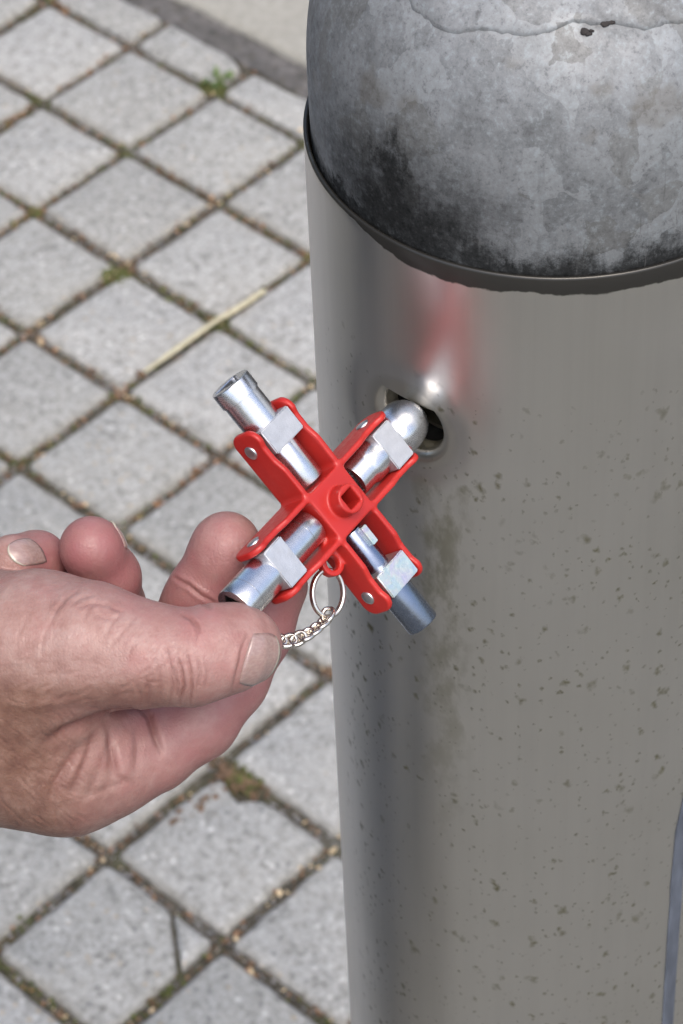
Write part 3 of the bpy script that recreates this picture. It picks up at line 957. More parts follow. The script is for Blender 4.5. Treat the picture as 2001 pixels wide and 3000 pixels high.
# lock inside the hole: tube wall, dark back, two dull brass tabs
def lathe_x(prof, n, mat, name, parent, cz, sharp=40):
    """lathe about the local X axis through height cz"""
    o = lathe([(r, x) for r, x in prof], n, mat, name, parent, None, sharp)
    o.data.transform(Matrix.Translation((0, 0, cz)) @ Matrix.Rotation(math.pi / 2, 4, 'Y'))
    return o
xo = BR - 0.0075
lathe_x([(HR, xo), (HR + 0.0006, xo - 0.012), (HR + 0.0006, xo - 0.013), (0, xo - 0.013)], 48, M['hollow'], 'lock_well', bollard, HOLE_Z)
lathe_x([(0.0096, xo - 0.008), (0.0096, xo - 0.005), (0.0086, xo - 0.005), (0.0086, xo - 0.012)], 48, M['brass_dull'], 'lock_ring', bollard, HOLE_Z)
for an in (0.5, 2.4, 4.2):
    bm = bmesh.new(); bmesh.ops.create_cube(bm, size=1)
    bmesh.ops.scale(bm, vec=(0.004, 0.0026, 0.0034), verts=bm.verts)
    bmesh.ops.bevel(bm, geom=bm.edges[:], offset=0.0004, segments=2, affect='EDGES')
    bmesh.ops.transform(bm, matrix=Matrix.Translation((xo - 0.0035, 0.0086 * math.cos(an), HOLE_Z + 0.0086 * math.sin(an))) @ Matrix.Rotation(an, 4, 'X'), verts=bm.verts)
    obj_bm('lock_tab', bm, M['brass_dull'], bollard)

# ================================================================== CROSS KEY
SC = 0.81e-3                                         # model millimetres -> metres
TO = Vector((1.153065, -0.841218, 0.919935))
TX = Vector((0.680378, 0.127068, -0.721762)); TY = Vector((-0.144830, 0.988744, 0.037545)); TZ = Vector((0.718408, 0.078988, 0.691123))
tm = Matrix.Identity(4)
for i in range(3):
    tm[i][0] = TX[i]; tm[i][1] = TY[i]; tm[i][2] = TZ[i]; tm[i][3] = TO[i]
tool = empty('cross_key', tm)
tag(tool, 'red cross key with four silver sockets held against the bollard', 'key')

F_ = Field((-36.5, -36.5, -8), (36.5, 36.5, 14), 0.36)
F_.rbox((0, 0, 0.5), (8.6, 8.6, 6.5), 0.6, 0.4)
def wall(ax, sg, side):
    def fn(X, Y, Z):
        L = (X if ax == 0 else Y) * sg
        T = (Y if ax == 0 else X) * side
        zt = 7.0 - 1.3 * np.clip((L - 19) / 4, 0, 1) * np.clip((31 - L) / 3, 0.25, 1)
        zm = (zt - 6.2) / 2; zh = (zt + 6.2) / 2
        r = 4.2
        ql = np.abs(L - 20.7) - (13.8 - r); qz = np.abs(Z - zm) - (zh - r)
        d2 = np.sqrt(np.maximum(ql, 0) ** 2 + np.maximum(qz, 0) ** 2) + np.minimum(np.maximum(ql, qz), 0) - r
        off = 7.95 + 0.25 * np.clip((L - 8) / 26, 0, 1)
        dt = np.abs(T - off) - (1.15 - 0.03 * np.abs(Z))
        a, b = np.maximum(d2 + 0.6, 0), np.maximum(dt + 0.6, 0)
        return np.sqrt(a * a + b * b) + np.minimum(np.maximum(d2 + 0.6, dt + 0.6), 0) - 0.6
    lo = [-36, -36, -8]; hi = [36, 36, 9]
    return F_.custom(lo, hi, fn, 1.6)
for ax in (0, 1):
    for sg in (-1, 1):
        for side in (-1, 1): wall(ax, sg, side)
# boss
def boss(X, Y, Z):
    r = np.sqrt(X * X + Y * Y)
    return np.sqrt(np.maximum(r - (4.35 - 0.03 * (Z - 7)), 0) ** 2 + np.maximum(np.abs(Z - 8.6) - 3.2, 0) ** 2) - 0.35 + np.minimum(np.maximum(r - 4.3, np.abs(Z - 8.6) - 3.2), 0)
F_.custom((-8, -8, 4), (8, 8, 13.5), boss, 0.8)
# ring tab
tc_ = 12.3
def tab(X, Y, Z):
    r = np.sqrt((X - tc_) ** 2 + (Y + tc_) ** 2) - 4.0
    u = ((X - 8) - (Y + 8)) / 1.4142; w = (X + Y) / 1.4142
    bridge = np.maximum(np.abs(u - 2.0) - 3.2, np.abs(w) - 3.4)
    d = np.minimum(r, bridge)
    return np.maximum(d, np.abs(Z - 0.3) - 1.5)
F_.custom((5, -20, -4), (20, -5, 5), tab, 0.9)
F_.custom((9, -16, -4), (16, -9, 5), lambda X, Y, Z: np.sqrt((X - tc_) ** 2 + (Y + tc_) ** 2) - 2.15 + 0 * Z, 0.7, 's')
F_.custom((-5, -5, -5), (5, 5, 14), lambda X, Y, Z: np.maximum(np.maximum(np.abs(X), np.abs(Y)) - 2.45, -3.5 - Z), 0.35, 's')
v, F = F_.mesh(2)
frame = link_mesh('frame', mesh_np('frame', v * SC, F), M['red'], tool)

def arm_mat(deg):
    return Matrix.Rotation(math.radians(deg), 4, 'Z')

def sq_r(a, h):
    return h / max(abs(math.cos(a)), abs(math.sin(a)))
def tri_r(a, h):
    a = (a + math.pi / 3) % (2 * math.pi / 3) - math.pi / 3
    return min(h / math.cos(a), h * 1.75)

def body(prof, holes, n=64):
    """turned body along +X: prof = [(x, r)]; holes = (start fn, depth) or None for either end"""
    bm = bmesh.new()
    rings = []
    for x, r in prof:
        rings.append([bm.verts.new((x, r * math.cos(q / n * 6.28318530718), r * math.sin(q / n * 6.28318530718))) for q in range(n)])
    for A, B in zip(rings, rings[1:]):
        for q in range(n): bm.faces.new((A[q], A[(q + 1) % n], B[(q + 1) % n], B[q]))
    for ring, hole, x, sg in ((rings[0], holes[0], prof[0][0], 1), (rings[-1], holes[1], prof[-1][0], -1)):
        if hole is None:
            bm.faces.new(ring); continue
        fn, depth, ph = hole
        prev = ring
        for dx in (0.0, 0.25 * sg, depth * sg):
            cur = []
            for q in range(n):
                a = q / n * 6.28318530718
                r = fn(a - ph) + (0.25 if dx == 0 else 0)
                cur.append(bm.verts.new((x + dx, r * math.cos(a), r * math.sin(a))))
            for q in range(n): bm.faces.new((prev[q], prev[(q + 1) % n], cur[(q + 1) % n], cur[q]))
            prev = cur
        bm.faces.new(prev)
    return bm

def bev(x, r, b=0.3, out=True):
    """end of a turned body with a small chamfer"""
    return [(x, r - b), (x + (0.08 if out else -0.08), r - b * 0.4), (x + (b if out else -b), r)]

def chamf_start(x, r, b=0.35): return [(x, r - b), (x + b * 0.3, r - b * 0.3), (x + b, r)]
def chamf_end(x, r, b=0.35): return [(x - b, r), (x - b * 0.3, r - b * 0.3), (x, r - b)]
def groove(x, r): return [(x - 0.14, r), (x - 0.05, r - 0.2), (x + 0.05, r - 0.2), (x + 0.14, r)]

def make_socket(deg, prof, holes, mat, block_mat, lab, tilt=0.0):
    rot = arm_mat(deg)
    bm = body(prof, holes)
    bmesh.ops.transform(bm, matrix=Matrix.Scale(SC, 4) @ rot, verts=bm.verts)
    o = obj_bm('socket', bm, mat, tool, True, 32)
    o['label'] = lab
    bm = bmesh.new(); bmesh.ops.create_cube(bm, size=1)
    bmesh.ops.scale(bm, vec=(8.3, 13.3, 12.6), verts=bm.verts)
    bmesh.ops.bevel(bm, geom=bm.edges[:], offset=0.35, segments=3, affect='EDGES')
    bmesh.ops.transform(bm, matrix=Matrix.Scale(SC, 4) @ rot @ Matrix.Translation((28.0, 0, 0.25)), verts=bm.verts)
    obj_bm('pivot_block', bm, block_mat, o, True, 40)
    for side in (-1, 1):
        bm = body([(8.9, 2.25), (9.55, 2.25), (9.72, 2.05), (9.86, 1.2), (9.9, 0.3)], (None, None), 32)
        R = Matrix.Rotation(math.radians(90 * side), 4, 'Z')
        bmesh.ops.transform(bm, matrix=Matrix.Scale(SC, 4) @ rot @ Matrix.Translation((28.2, 0, -0.3)) @ R, verts=bm.verts)
        obj_bm('rivet', bm, M['rivet_steel'], frame, True, 50)
    return o

SQR = lambda h: (lambda a: sq_r(a, h))
TRI = lambda h: (lambda a: tri_r(a, h))
# upper-left arm: triangular socket outside
p = chamf_start(9.6, 5.1) + chamf_end(24.1, 5.1, 0.1) + [(24.2, 6.0)] + [(42.2, 6.0), (42.4, 6.5)] + chamf_end(47.6, 6.5, 0.4)
make_socket(180, p, ((SQR(2.6), 6, 0.4), (TRI(2.9), 9, 0.5)), M['zinc_turned'], M['zinc_cast'], 'bright socket with a triangular recess')
# lower-left arm: wide square socket in the fingers
p = chamf_start(9.6, 5.8) + groove(14.5, 5.8) + [(24.0, 5.8), (24.2, 6.3)] + groove(41.6, 6.3) + chamf_end(47.3, 6.3, 0.4)
make_socket(270, p, ((SQR(2.8), 6, 0.4), (SQR(3.5), 11, 0.785)), M['zinc_turned'], M['zinc_cast'], 'bright socket with a wide square recess')
# upper-right arm: domed end entering the lock
p = chamf_start(11.6, 5.7) + [(17.6, 5.7), (18.2, 5.95), (19.4, 6.4), (24.0, 6.5), (24.1, 5.0), (32.1, 5.0), (32.2, 6.5), (33.2, 7.2), (35.0, 7.7), (38.0, 7.95), (40.8, 7.75), (42.8, 7.2), (44.5, 6.2), (45.8, 4.9)]
p += [(46.3, 4.0)]
make_socket(90, p, ((SQR(3.4), 6, 0.1), (SQR(2.9), 8, 0.4)), M['zinc_turned'], M['zinc_cast'], 'stout socket with a rounded nose entering the lock')
# lower-right arm: dark plated pin
p = chamf_start(9.8, 4.0) + [(24.0, 4.05), (24.1, 5.2)] + chamf_end(46.6, 5.25, 0.5)
dk = make_socket(0, p, ((SQR(1.6), 5, 0.4), (TRI(2.0), 6, 0.5)), M['zinc_dark'], M['zinc_iris'], 'dark plated pin key with a rainbow sheen block')
bm = bmesh.new(); bmesh.ops.create_cube(bm, size=1)
bmesh.ops.scale(bm, vec=(6.4, 2.3, 2.6), verts=bm.verts)
bmesh.ops.bevel(bm, geom=bm.edges[:], offset=0.25, segments=2, affect='EDGES')
bmesh.ops.transform(bm, matrix=Matrix.Scale(SC, 4) @ Matrix.Translation((13.6, 1.5, 4.4)), verts=bm.verts)
obj_bm('key_bit', bm, M['zinc_iris'], dk, True, 40)

# ------------------------------------------------------------------ local frame for the hand and chain: parallel to the view, metres from the key's centre
HX, HY, HZ = CAM_R, CAM_U, CAM_B
DW = 0.6974
OXY = ((962.4 - 1000.5) / 8500 * DW, -(1483.6 - 1500) / 8500 * DW)
def hp(dx, dy, z):
    """photo measurement (at 1568 px width) with its height z in mm towards the viewer -> mm in the local frame"""
    dep = DW - z * 1e-3
    return ((((dx * 1.2762 - 1000.5) / 8500) * dep - OXY[0]) * 1e3, ((-(dy * 1.2762 - 1500) / 8500) * dep - OXY[1]) * 1e3, z)
hm = Matrix.Identity(4)
for i in range(3):
    hm[i][0] = HX[i]; hm[i][1] = HY[i]; hm[i][2] = HZ[i]; hm[i][3] = TO[i]

# key ring: two turns of wire
rc = Vector(hp(752, 1362, 4)) * 1e-3
ring = empty('key_ring', hm @ Matrix.Translation(rc))
tag(ring, 'nickel split ring hooked through the red tab', 'key ring')
bm = bmesh.new()
def coil():
    pts = []
    for q in range(0, 145):
        t = q / 144
        a = t * 4 * math.pi + 0.9
        x, y, z = 0.0038 * math.cos(a), 0.0056 * math.sin(a), (t - 0.5) * 0.0011
        rx = Matrix.Rotation(math.radians(32), 3, 'Y')
        pts.append(rx @ Vector((x * 1.12, y, z)))
    return pts
tube(coil(), 0.00056, M['nickel'], 'wire', ring, 10)

# chain of curb links
chain = empty('chain', hm)
tag(chain, 'short nickel curb chain running from ring to thumb', 'chain')
path = [hp(752, 1412, 5), (hp(742, 1430, 6)), hp(722, 1447, 7), hp(700, 1461, 8), hp(676, 1470, 8), hp(650, 1473, 8), hp(622, 1474, 8), hp(595, 1470, 7), hp(570, 1466, 5)]
path = [Vector(p) * 1e-3 for p in path]
def on_path(s):
    seg = [(b - a).length for a, b in zip(path, path[1:])]
    for L, a, b in zip(seg, path, path[1:]):
        if s <= L: return a.lerp(b, s / L), (b - a).normalized()
        s -= L
    return None, None
def link_mesh_data():
    pts = []
    for q in range(33):
        a = q / 32 * 2 * math.pi
        tw = 0.55 * math.sin(a * 2) * 0.00035
        pts.append(Vector((0.0020 * math.cos(a) * (1 + 0.12 * abs(math.sin(a))), 0.00145 * math.sin(a), tw)))
    return pts
s = 0.0; li = 0; base_link = None
while True:
    p, t = on_path(s)
    if p is None: break
    x = t; z = Vector((0, 0, 1)); y = z.cross(x).normalized(); z = x.cross(y)
    R = Matrix((x, y, z)).transposed().to_4x4() @ Matrix.Rotation(math.radians(42 if li % 2 == 0 else 48) + 0.25 * math.sin(li), 4, 'X') @ Matrix.Rotation(0.35, 4, 'Z')
    if base_link is None:
        base_link = tube(link_mesh_data(), 0.00058, M['nickel'], 'link', chain, 8); o = base_link
    else:
        o = base_link.copy(); COL.objects.link(o); o.parent = chain
    o.matrix_basis = Matrix.Translation(p) @ R
    s += 0.00245; li += 1

# ================================================================== HAND
k = NT('skin')
fl = k.attr('flush'); tn = k.attr('tan')
n1 = k.noise(210, 6, 0.68); n2 = k.noise(95, 5, 0.65); n3 = k.noise(700, 3, 0.6)
c = k.ramp(n1, (0.32, (0.222, 0.130, 0.106)), (0.5, (0.274, 0.172, 0.145)), (0.68, (0.315, 0.218, 0.188)))
c = k.mix(k.rng(n2, 0.48, 0.68, 0, 0.55), c, (0.285, 0.145, 0.125))
c = k.mix(k.rng(k.noise(130, 4, 0.6, co=k.map(k.co, (1, 1, 1), (0.3, 0.9, 0.1))), 0.54, 0.70, 0, 0.45), c, (0.345, 0.262, 0.228))
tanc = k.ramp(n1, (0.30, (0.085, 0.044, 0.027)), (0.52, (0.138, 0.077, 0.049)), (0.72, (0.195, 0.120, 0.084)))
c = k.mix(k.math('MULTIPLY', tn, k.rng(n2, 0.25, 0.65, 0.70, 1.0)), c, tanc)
c = k.mix(k.math('MULTIPLY', fl, k.rng(n2, 0.25, 0.7, 0.65, 1.0)), c, (0.262, 0.102, 0.104))
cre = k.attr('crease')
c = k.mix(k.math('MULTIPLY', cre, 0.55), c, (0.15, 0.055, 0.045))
k.set(Base_Color=c, Roughness=k.rng(n3, 0.3, 0.7, 0.40, 0.58), Specular_IOR_Level=0.42, Subsurface_Weight=0.12, Subsurface_Scale=0.003)
k.b.inputs['Subsurface Radius'].default_value = (1.0, 0.35, 0.2)
vw = k.voro(1050, 'Distance', feature='DISTANCE_TO_EDGE', stretch=(1, 1, 1))
lines = k.noise(1.0, 3, 0.6, co=k.map(k.co, (900, 260, 500), (0, 0, 0), (0, 0, 0.5)))
wr = k.bump(vw, 0.26, 0.0004, k.bump(lines, 0.22, 0.0005, k.bump(n1, 0.22, 0.0008)))
k.normal(wr)
M['skin'] = k.m
k = NT('nail')
nn_ = k.noise(1.0, 3, 0.6, co=k.map(k.co, (300, 1500, 1500)))
ga = k.attr('free')
c = k.mix(k.rng(nn_, 0.3, 0.7), (0.250, 0.160, 0.142), (0.300, 0.208, 0.186))
c = k.mix(ga, c, (0.36, 0.33, 0.27))
k.set(Base_Color=c, Roughness=0.24, Specular_IOR_Level=0.5, Coat_Weight=0.4, Coat_Roughness=0.2, Subsurface_Weight=0.1, Subsurface_Scale=0.003)
k.normal(k.bump(nn_, 0.12, 0.0004))
M['nail'] = k.m

PFEET = Vector((0.69, -1.08, 0.0))
person = empty('person', Matrix.Translation(PFEET))
tag(person, 'person reaching in from the left with bare hand, pinching the key between thumb and fingers', 'person')

HF = Field((-150, -92, -62), (8, 12, 60), 0.62)
def chain_of(field, pts, kk, k0=None):
    """joints (dx, dy, z, r) in measured units, joined in turn"""
    for i, (a, b) in enumerate(zip(pts, pts[1:])):
        field.cone(hp(*a[:3]), a[3], hp(*b[:3]), b[3], kk)
    return field
def sub():
    f = Field.__new__(Field); f.lo, f.h, f.n, f.ax = HF.lo, HF.h, HF.n, HF.ax
    f.f = np.full(HF.n, 1e3, np.float32); return f
# wrist and palm
chain_of(HF, [(-700, 1480, -6, 30), (-330, 1560, -8, 27), (-120, 1590, -6, 27.5), (30, 1600, -8, 28)], 8)
chain_of(HF, [(-120, 1640, -4, 24), (60, 1690, -4, 20), (168, 1758, -4, 14.4), (262, 1746, -4, 12)], 9)
chain_of(HF, [(-60, 1600, -22, 22), (110, 1640, -30, 16), (200, 1610, -34, 12)], 9)
# thumb
T_ = sub()
chain_of(T_, [(-40, 1530, 6, 23), (100, 1500, 14, 19.0), (215, 1486, 21, 14.2), (330, 1502, 25, 11.3), (438, 1510, 26, 10.9)], 5)
chain_of(T_, [(438, 1510, 26, 10.9), (500, 1492, 25, 10.4), (548, 1484, 23, 9.6), (567, 1483, 21.5, 7.8)], 2.5)
HF.union(T_, 9)
# index finger, running behind the thumb to the back of the key
def finger(pts, kk, base, k_near, k_far=0.5, reach=16):
    f = sub()
    chain_of(f, pts, kk)
    b = hp(*base)
    X, Y, Z = HF.grid((slice(None),) * 3)
    d = np.sqrt((X - b[0]) ** 2 + (Y - b[1]) ** 2 + (Z - b[2]) ** 2)
    kf = k_far + (k_near - k_far) * np.exp(-(d / reach) ** 2)
    HF.f = smin(HF.f, f.f, kf.astype(np.float32))
finger([(190, 1758, -4, 13.2), (345, 1716, -6, 10.6), (451, 1650, -9, 9.8), (522, 1556, -11, 9.6), (584, 1448, -11, 8.8), (632, 1345, -9, 8.0)], 3.5, (230, 1730, -4), 9)
finger([(150, 1690, -26, 12), (330, 1560, -30, 9.4), (402, 1490, -20, 9.4), (458, 1382, -10, 8.8), (472, 1352, -8, 8.3), (514, 1275, -5, 8.5), (520, 1252, -4, 8.3)], 2.4, (180, 1680, -26), 9)
finger([(60, 1640, -40, 12), (262, 1470, -36, 8.9), (255, 1395, -22, 8.3), (246, 1325, -13, 7.9), (212, 1262, -6, 7.3), (208, 1256, -5, 7.2)], 2.6, (90, 1620, -38), 9)
finger([(-20, 1600, -44, 11), (130, 1420, -40, 8.0), (112, 1330, -26, 7.5), (84, 1290, -14, 7.3), (30, 1290, -6, 6.8)], 2.6, (0, 1580, -42), 9)
v, F = HF.mesh(3)
def subdivide(v, F):
    n = len(v)
    E = np.sort(np.concatenate([F[:, [0, 1]], F[:, [1, 2]], F[:, [2, 3]], F[:, [3, 0]]]), axis=1)
    key = E[:, 0].astype(np.int64) * n + E[:, 1]
    uq, inv = np.unique(key, return_inverse=True)
    ev = (v[uq // n] + v[uq % n]) / 2
    q = len(F)
    e = inv.reshape(4, q) + n
    fc = np.arange(q) + n + len(uq)
    nv = np.concatenate([v, ev, v[F].mean(1)])
    nf = np.concatenate([np.stack([F[:, i], e[i], fc, e[i - 1]], 1) for i in range(4)])
    return laplace(nv, nf, 0.5), nf
v, F = subdivide(v, F)
v = laplace(v, F, 0.4)
N = vnormals(v, F)

# creases and folds
def poly_dist(v, pts):
    d = np.full(len(v), 1e9); tt = np.zeros(len(v))
    P2 = np.array([hp(*p)[:2] for p in pts])
    L = np.r_[0, np.cumsum(np.linalg.norm(np.diff(P2, axis=0), axis=1))]; L /= L[-1]
    for i in range(len(P2) - 1):
        a, b = P2[i], P2[i + 1]; ab = b - a
        t = np.clip(((v[:, :2] - a) @ ab) / (ab @ ab), 0, 1)
        dd = np.linalg.norm(v[:, :2] - (a + t[:, None] * ab), axis=1)
        m_ = dd < d
        d[m_] = dd[m_]; tt[m_] = (L[i] + t * (L[i + 1] - L[i]))[m_]
    return d, tt
crease = np.zeros(len(v)); disp = np.zeros(len(v))
def add_crease(pts, depth, width, zmin=-100, zmax=100, side=0.5, tone=1.0):
    p3 = [(x, y, 10) for x, y in pts]
    d, t = poly_dist(v, p3)
    w = np.sin(np.pi * np.clip(t * 0.9 + 0.05, 0, 1)) ** 0.5
    ok = (N[:, 2] > 0.05) & (v[:, 2] > zmin) & (v[:, 2] < zmax)
    g1 = np.exp(-(d / width) ** 2) * w * ok
    g2 = np.exp(-((d - 2.2 * width) / (1.4 * width)) ** 2) * w * ok
    disp[:] = disp - depth * g1 + depth * side * g2
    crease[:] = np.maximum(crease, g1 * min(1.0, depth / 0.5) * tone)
# thumb knuckle
add_crease([(424, 1500), (433, 1530), (436, 1560), (422, 1603)], 0.46, 0.28, 5)
add_crease([(444, 1492), (452, 1530), (454, 1565), (446, 1606)], 0.42, 0.28, 5)
add_crease([(398, 1480), (408, 1520), (412, 1560), (400, 1604)], 0.24, 0.36, 5)
add_crease([(412, 1520), (420, 1550), (418, 1580)], 0.18, 0.30, 5)
add_crease([(468, 1500), (473, 1530), (468, 1560)], 0.24, 0.32, 5)
add_crease([(486, 1510), (489, 1535), (484, 1560)], 0.14, 0.32, 5)
add_crease([(374, 1500), (384, 1540), (380, 1594)], 0.18, 0.4, 5)
add_crease([(352, 1540), (358, 1570), (352, 1604)], 0.18, 0.4, 5)
add_crease([(332, 1556), (338, 1580), (334, 1604)], 0.15, 0.4, 5)
add_crease([(432, 1404), (448, 1412), (462, 1424), (470, 1440)], 0.38, 0.45, 5)
add_crease([(456, 1420), (462, 1440), (462, 1462)], 0.15, 0.4, 5)
# thumb base wrinkles
for pts, dp in (([(196, 1352), (170, 1368), (152, 1392), (140, 1420)], 0.30), ([(262, 1384), (232, 1378), (205, 1386)], 0.30), ([(300, 1398), (276, 1420), (262, 1450)], 0.22), ([(228, 1362), (206, 1366), (186, 1378)], 0.28),
                ([(330, 1404), (300, 1440), (268, 1480)], 0.16), ([(135, 1425), (122, 1460), (118, 1490)], 0.16), ([(262, 1380), (282, 1392), (298, 1396)], 0.32), ([(240, 1372), (222, 1392), (214, 1410)], 0.2),
                ([(285, 1410), (262, 1412), (240, 1404)], 0.18), ([(345, 1440), (322, 1470), (312, 1500)], 0.12), ([(252, 1490), (230, 1510), (214, 1540)], 0.1), ([(90, 1400), (70, 1440), (62, 1480)], 0.1), ([(180, 1330), (150, 1345), (120, 1350)], 0.12)):
    add_crease(pts, dp * 0.6, 0.45, 0, tone=0.9)
# fold where the thumb meets the palm
add_crease([(122, 1692), (160, 1668), (205, 1650), (250, 1632), (310, 1622)], 1.1, 1.3, -30, side=0.35)
add_crease([(312, 1624), (338, 1650), (352, 1690), (366, 1728)], 0.95, 0.8, -30, side=0.2)
add_crease([(252, 1700), (258, 1740), (266, 1775), (278, 1790)], 0.5, 0.7, -30)
add_crease([(240, 1640), (248, 1690), (250, 1740), (252, 1790)], 0.38, 0.9, -30, tone=0.6)
add_crease([(222, 1660), (200, 1720), (180, 1780), (172, 1810)], 0.50, 0.9, -30, tone=0.6)
add_crease([(196, 1690), (160, 1745), (132, 1790), (126, 1820)], 0.50, 0.9, -30, tone=0.6)
add_crease([(310, 1680), (312, 1720), (308, 1770)], 0.30, 0.9, -30, tone=0.5)
add_crease([(238, 1720), (222, 1780), (204, 1820)], 0.30, 0.9, -30, tone=0.5)
add_crease([(150, 1672), (180, 1660), (214, 1648)], 0.4, 0.8, -30)
add_crease([(128, 1870), (124, 1840), (118, 1800)], 0.2, 0.7, -30, tone=0.5)
add_crease([(300, 1790), (240, 1812), (190, 1832)], 0.2, 0.9, -30, tone=0.4)
# crease under the middle fingertip pad
add_crease([(394, 1330), (428, 1346), (455, 1368), (490, 1388)], 0.40, 0.45, -40, side=0.6)
# dorsal skin: many fine short wrinkles
rng = np.random.RandomState(17)
for _ in range(170):
    x = rng.uniform(0, 190); y = rng.uniform(1600, 1880)
    if y < 1640 + (x * 0.1) and rng.rand() < 0.5: continue
    a = rng.normal(-1.1, 0.5); L = rng.uniform(18, 60)
    add_crease([(x, y), (x + L * 0.5 * math.cos(a) + rng.normal(0, 4), y - L * 0.5 * math.sin(a)), (x + L * math.cos(a), y - L * math.sin(a))], rng.uniform(0.03, 0.085), rng.uniform(0.26, 0.42), -60, tone=1.0)
for _ in range(70):
    x = rng.uniform(0, 420); y = rng.uniform(1480, 1620)
    a = rng.normal(0.35, 0.35); L = rng.uniform(20, 60)
    add_crease([(x, y), (x + L * 0.5 * math.cos(a), y - L * 0.5 * math.sin(a) + rng.normal(0, 3)), (x + L * math.cos(a), y - L * math.sin(a))], rng.uniform(0.035, 0.09), rng.uniform(0.28, 0.42), 0, tone=0.7)
NAILFOLD = [(566, 1446), (553, 1480), (545, 1515), (536, 1550), (530, 1580)]
# tendon ridge on the thumb and a faint vein
def add_ridge(pts, h, width, zmin=-60):
    d, t = poly_dist(v, [(x, y, 10) for x, y in pts])
    ok = (N[:, 2] > 0.0) & (v[:, 2] > zmin)
    disp[:] = disp + h * np.exp(-(d / width) ** 2) * np.sin(np.pi * np.clip(t, 0, 1)) * ok
add_ridge([(20, 1560), (120, 1562), (230, 1560), (330, 1540), (420, 1540)], 0.9, 3.2, 0)
add_ridge([(10, 1600), (110, 1605), (220, 1590), (300, 1570)], 0.4, 1.4, 0)
add_ridge([(212, 1670), (190, 1740), (165, 1810)], 1.1, 2.2)
add_ridge([(238, 1650), (232, 1740), (212, 1815)], 1.0, 1.9)
add_ridge([(282, 1660), (288, 1740), (286, 1800)], 1.0, 2.4)
add_ridge(NAILFOLD, 0.55, 1.0, 8)
add_crease([(x + 9, y) for x, y in NAILFOLD], 0.25, 0.35, 8, side=0.0, tone=1.2)
v = v + N * disp[:, None]
N = vnormals(v, F)

def near(pt, rad):
    p = np.array(hp(*pt)); return np.exp(-(np.linalg.norm(v - p, axis=1) / rad) ** 2)
flush = np.clip(0.85 * near((208, 1245, -4), 13) + 0.7 * near((520, 1300, -4), 17) + 0.5 * near((640, 1400, -9), 16) + 0.35 * near((560, 1600, -9), 20) + 0.5 * near((470, 1450, 26), 16)
                + 0.40 * near((400, 1660, -4), 28) + 0.25 * near((230, 1400, 18), 22) + 0.5 * near((250, 1340, -10), 14) + 0.5 * near((90, 1280, -12), 12) + 0.35 * near((270, 1640, -2), 12) + 0.10, 0, 1)
P2x = v[:, 0]; P2y = v[:, 1]
def lin(x, a, b): return np.clip((x - a) / (b - a), 0, 1)
hx = np.array(hp(230, 1640, 0))
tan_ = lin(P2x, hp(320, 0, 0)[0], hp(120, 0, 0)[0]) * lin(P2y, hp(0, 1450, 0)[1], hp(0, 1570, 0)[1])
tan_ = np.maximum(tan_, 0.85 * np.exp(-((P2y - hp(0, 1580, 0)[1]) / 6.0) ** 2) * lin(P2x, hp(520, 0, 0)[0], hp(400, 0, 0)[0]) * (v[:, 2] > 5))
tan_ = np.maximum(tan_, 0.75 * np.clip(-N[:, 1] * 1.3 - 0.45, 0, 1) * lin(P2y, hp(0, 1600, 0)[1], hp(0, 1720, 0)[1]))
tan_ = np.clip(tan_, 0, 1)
me = mesh_np('hand', v * 1e-3, F)
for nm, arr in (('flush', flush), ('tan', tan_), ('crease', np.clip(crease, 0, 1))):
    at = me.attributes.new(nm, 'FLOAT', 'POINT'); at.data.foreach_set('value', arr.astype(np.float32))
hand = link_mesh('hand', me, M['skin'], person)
hand.matrix_basis = Matrix.Translation(-PFEET) @ hm

# nails: small curved plates pressed onto the fingertip
from mathutils.bvhtree import BVHTree
bvh = BVHTree.FromPolygons([tuple(p) for p in v], [tuple(map(int, q)) for q in F])
def nail(c, along, normal, length, width, name='fingernail', up=0.22):
    c = Vector(hp(*c)); n_ = Vector(normal).normalized()
    a = Vector(along); a = (a - n_ * a.dot(n_)).normalized(); b = n_.cross(a)
    nu, nv = 18, 16
    bm = bmesh.new(); lay = bm.verts.layers.float.new('free')
    grid = []
    for i in range(nu + 1):
        row = []
        for j in range(nv + 1):
            u = i / nu * 2 - 1; w = j / nv * 2 - 1
            ww = width / 2 * (1 - 0.10 * u * u)
            uu = u * length / 2 * (1 - 0.42 * abs(w) ** 2.6) if u > 0 else u * length / 2 * (1 - 0.20 * w * w)
            p = c + a * uu + b * (w * ww)
            hit = bvh.ray_cast(p + n_ * 12, -n_, 30)
            q = hit[0] if hit[0] is not None else p
            e = max(abs(w), 0.0)
            lift = up * (1 - 1.7 * e ** 6) - (0.34 if u < -0.9 else 0.0) + (0.22 * max(0, u - 0.6))
            q = q + n_ * lift
            vv = bm.verts.new(q * 1e-3); vv[lay] = 1.0 if u > 0.82 else 0.0
            row.append(vv)
        grid.append(row)
    for i in range(nu):
        for j in range(nv): bm.faces.new((grid[i][j], grid[i + 1][j], grid[i + 1][j + 1], grid[i][j + 1]))
    o = obj_bm(name, bm, M['nail'], hand)
    sm = o.modifiers.new('thick', 'SOLIDIFY'); sm.thickness = 0.0004; sm.offset = 0
    return o
nail((592, 1512, 28), (1, -0.28, -0.35), (0.42, -0.30, 0.86), 10.5, 12.8)
nail((58, 1268, -2), (-0.75, -0.5, 0.2), (-0.1, 0.40, 0.9), 7.6, 6.6, up=0.12)
nail((264, 1232, -8), (-0.55, 0.8, 0.1), (0.85, 0.5, -0.1), 8.0, 7.5)

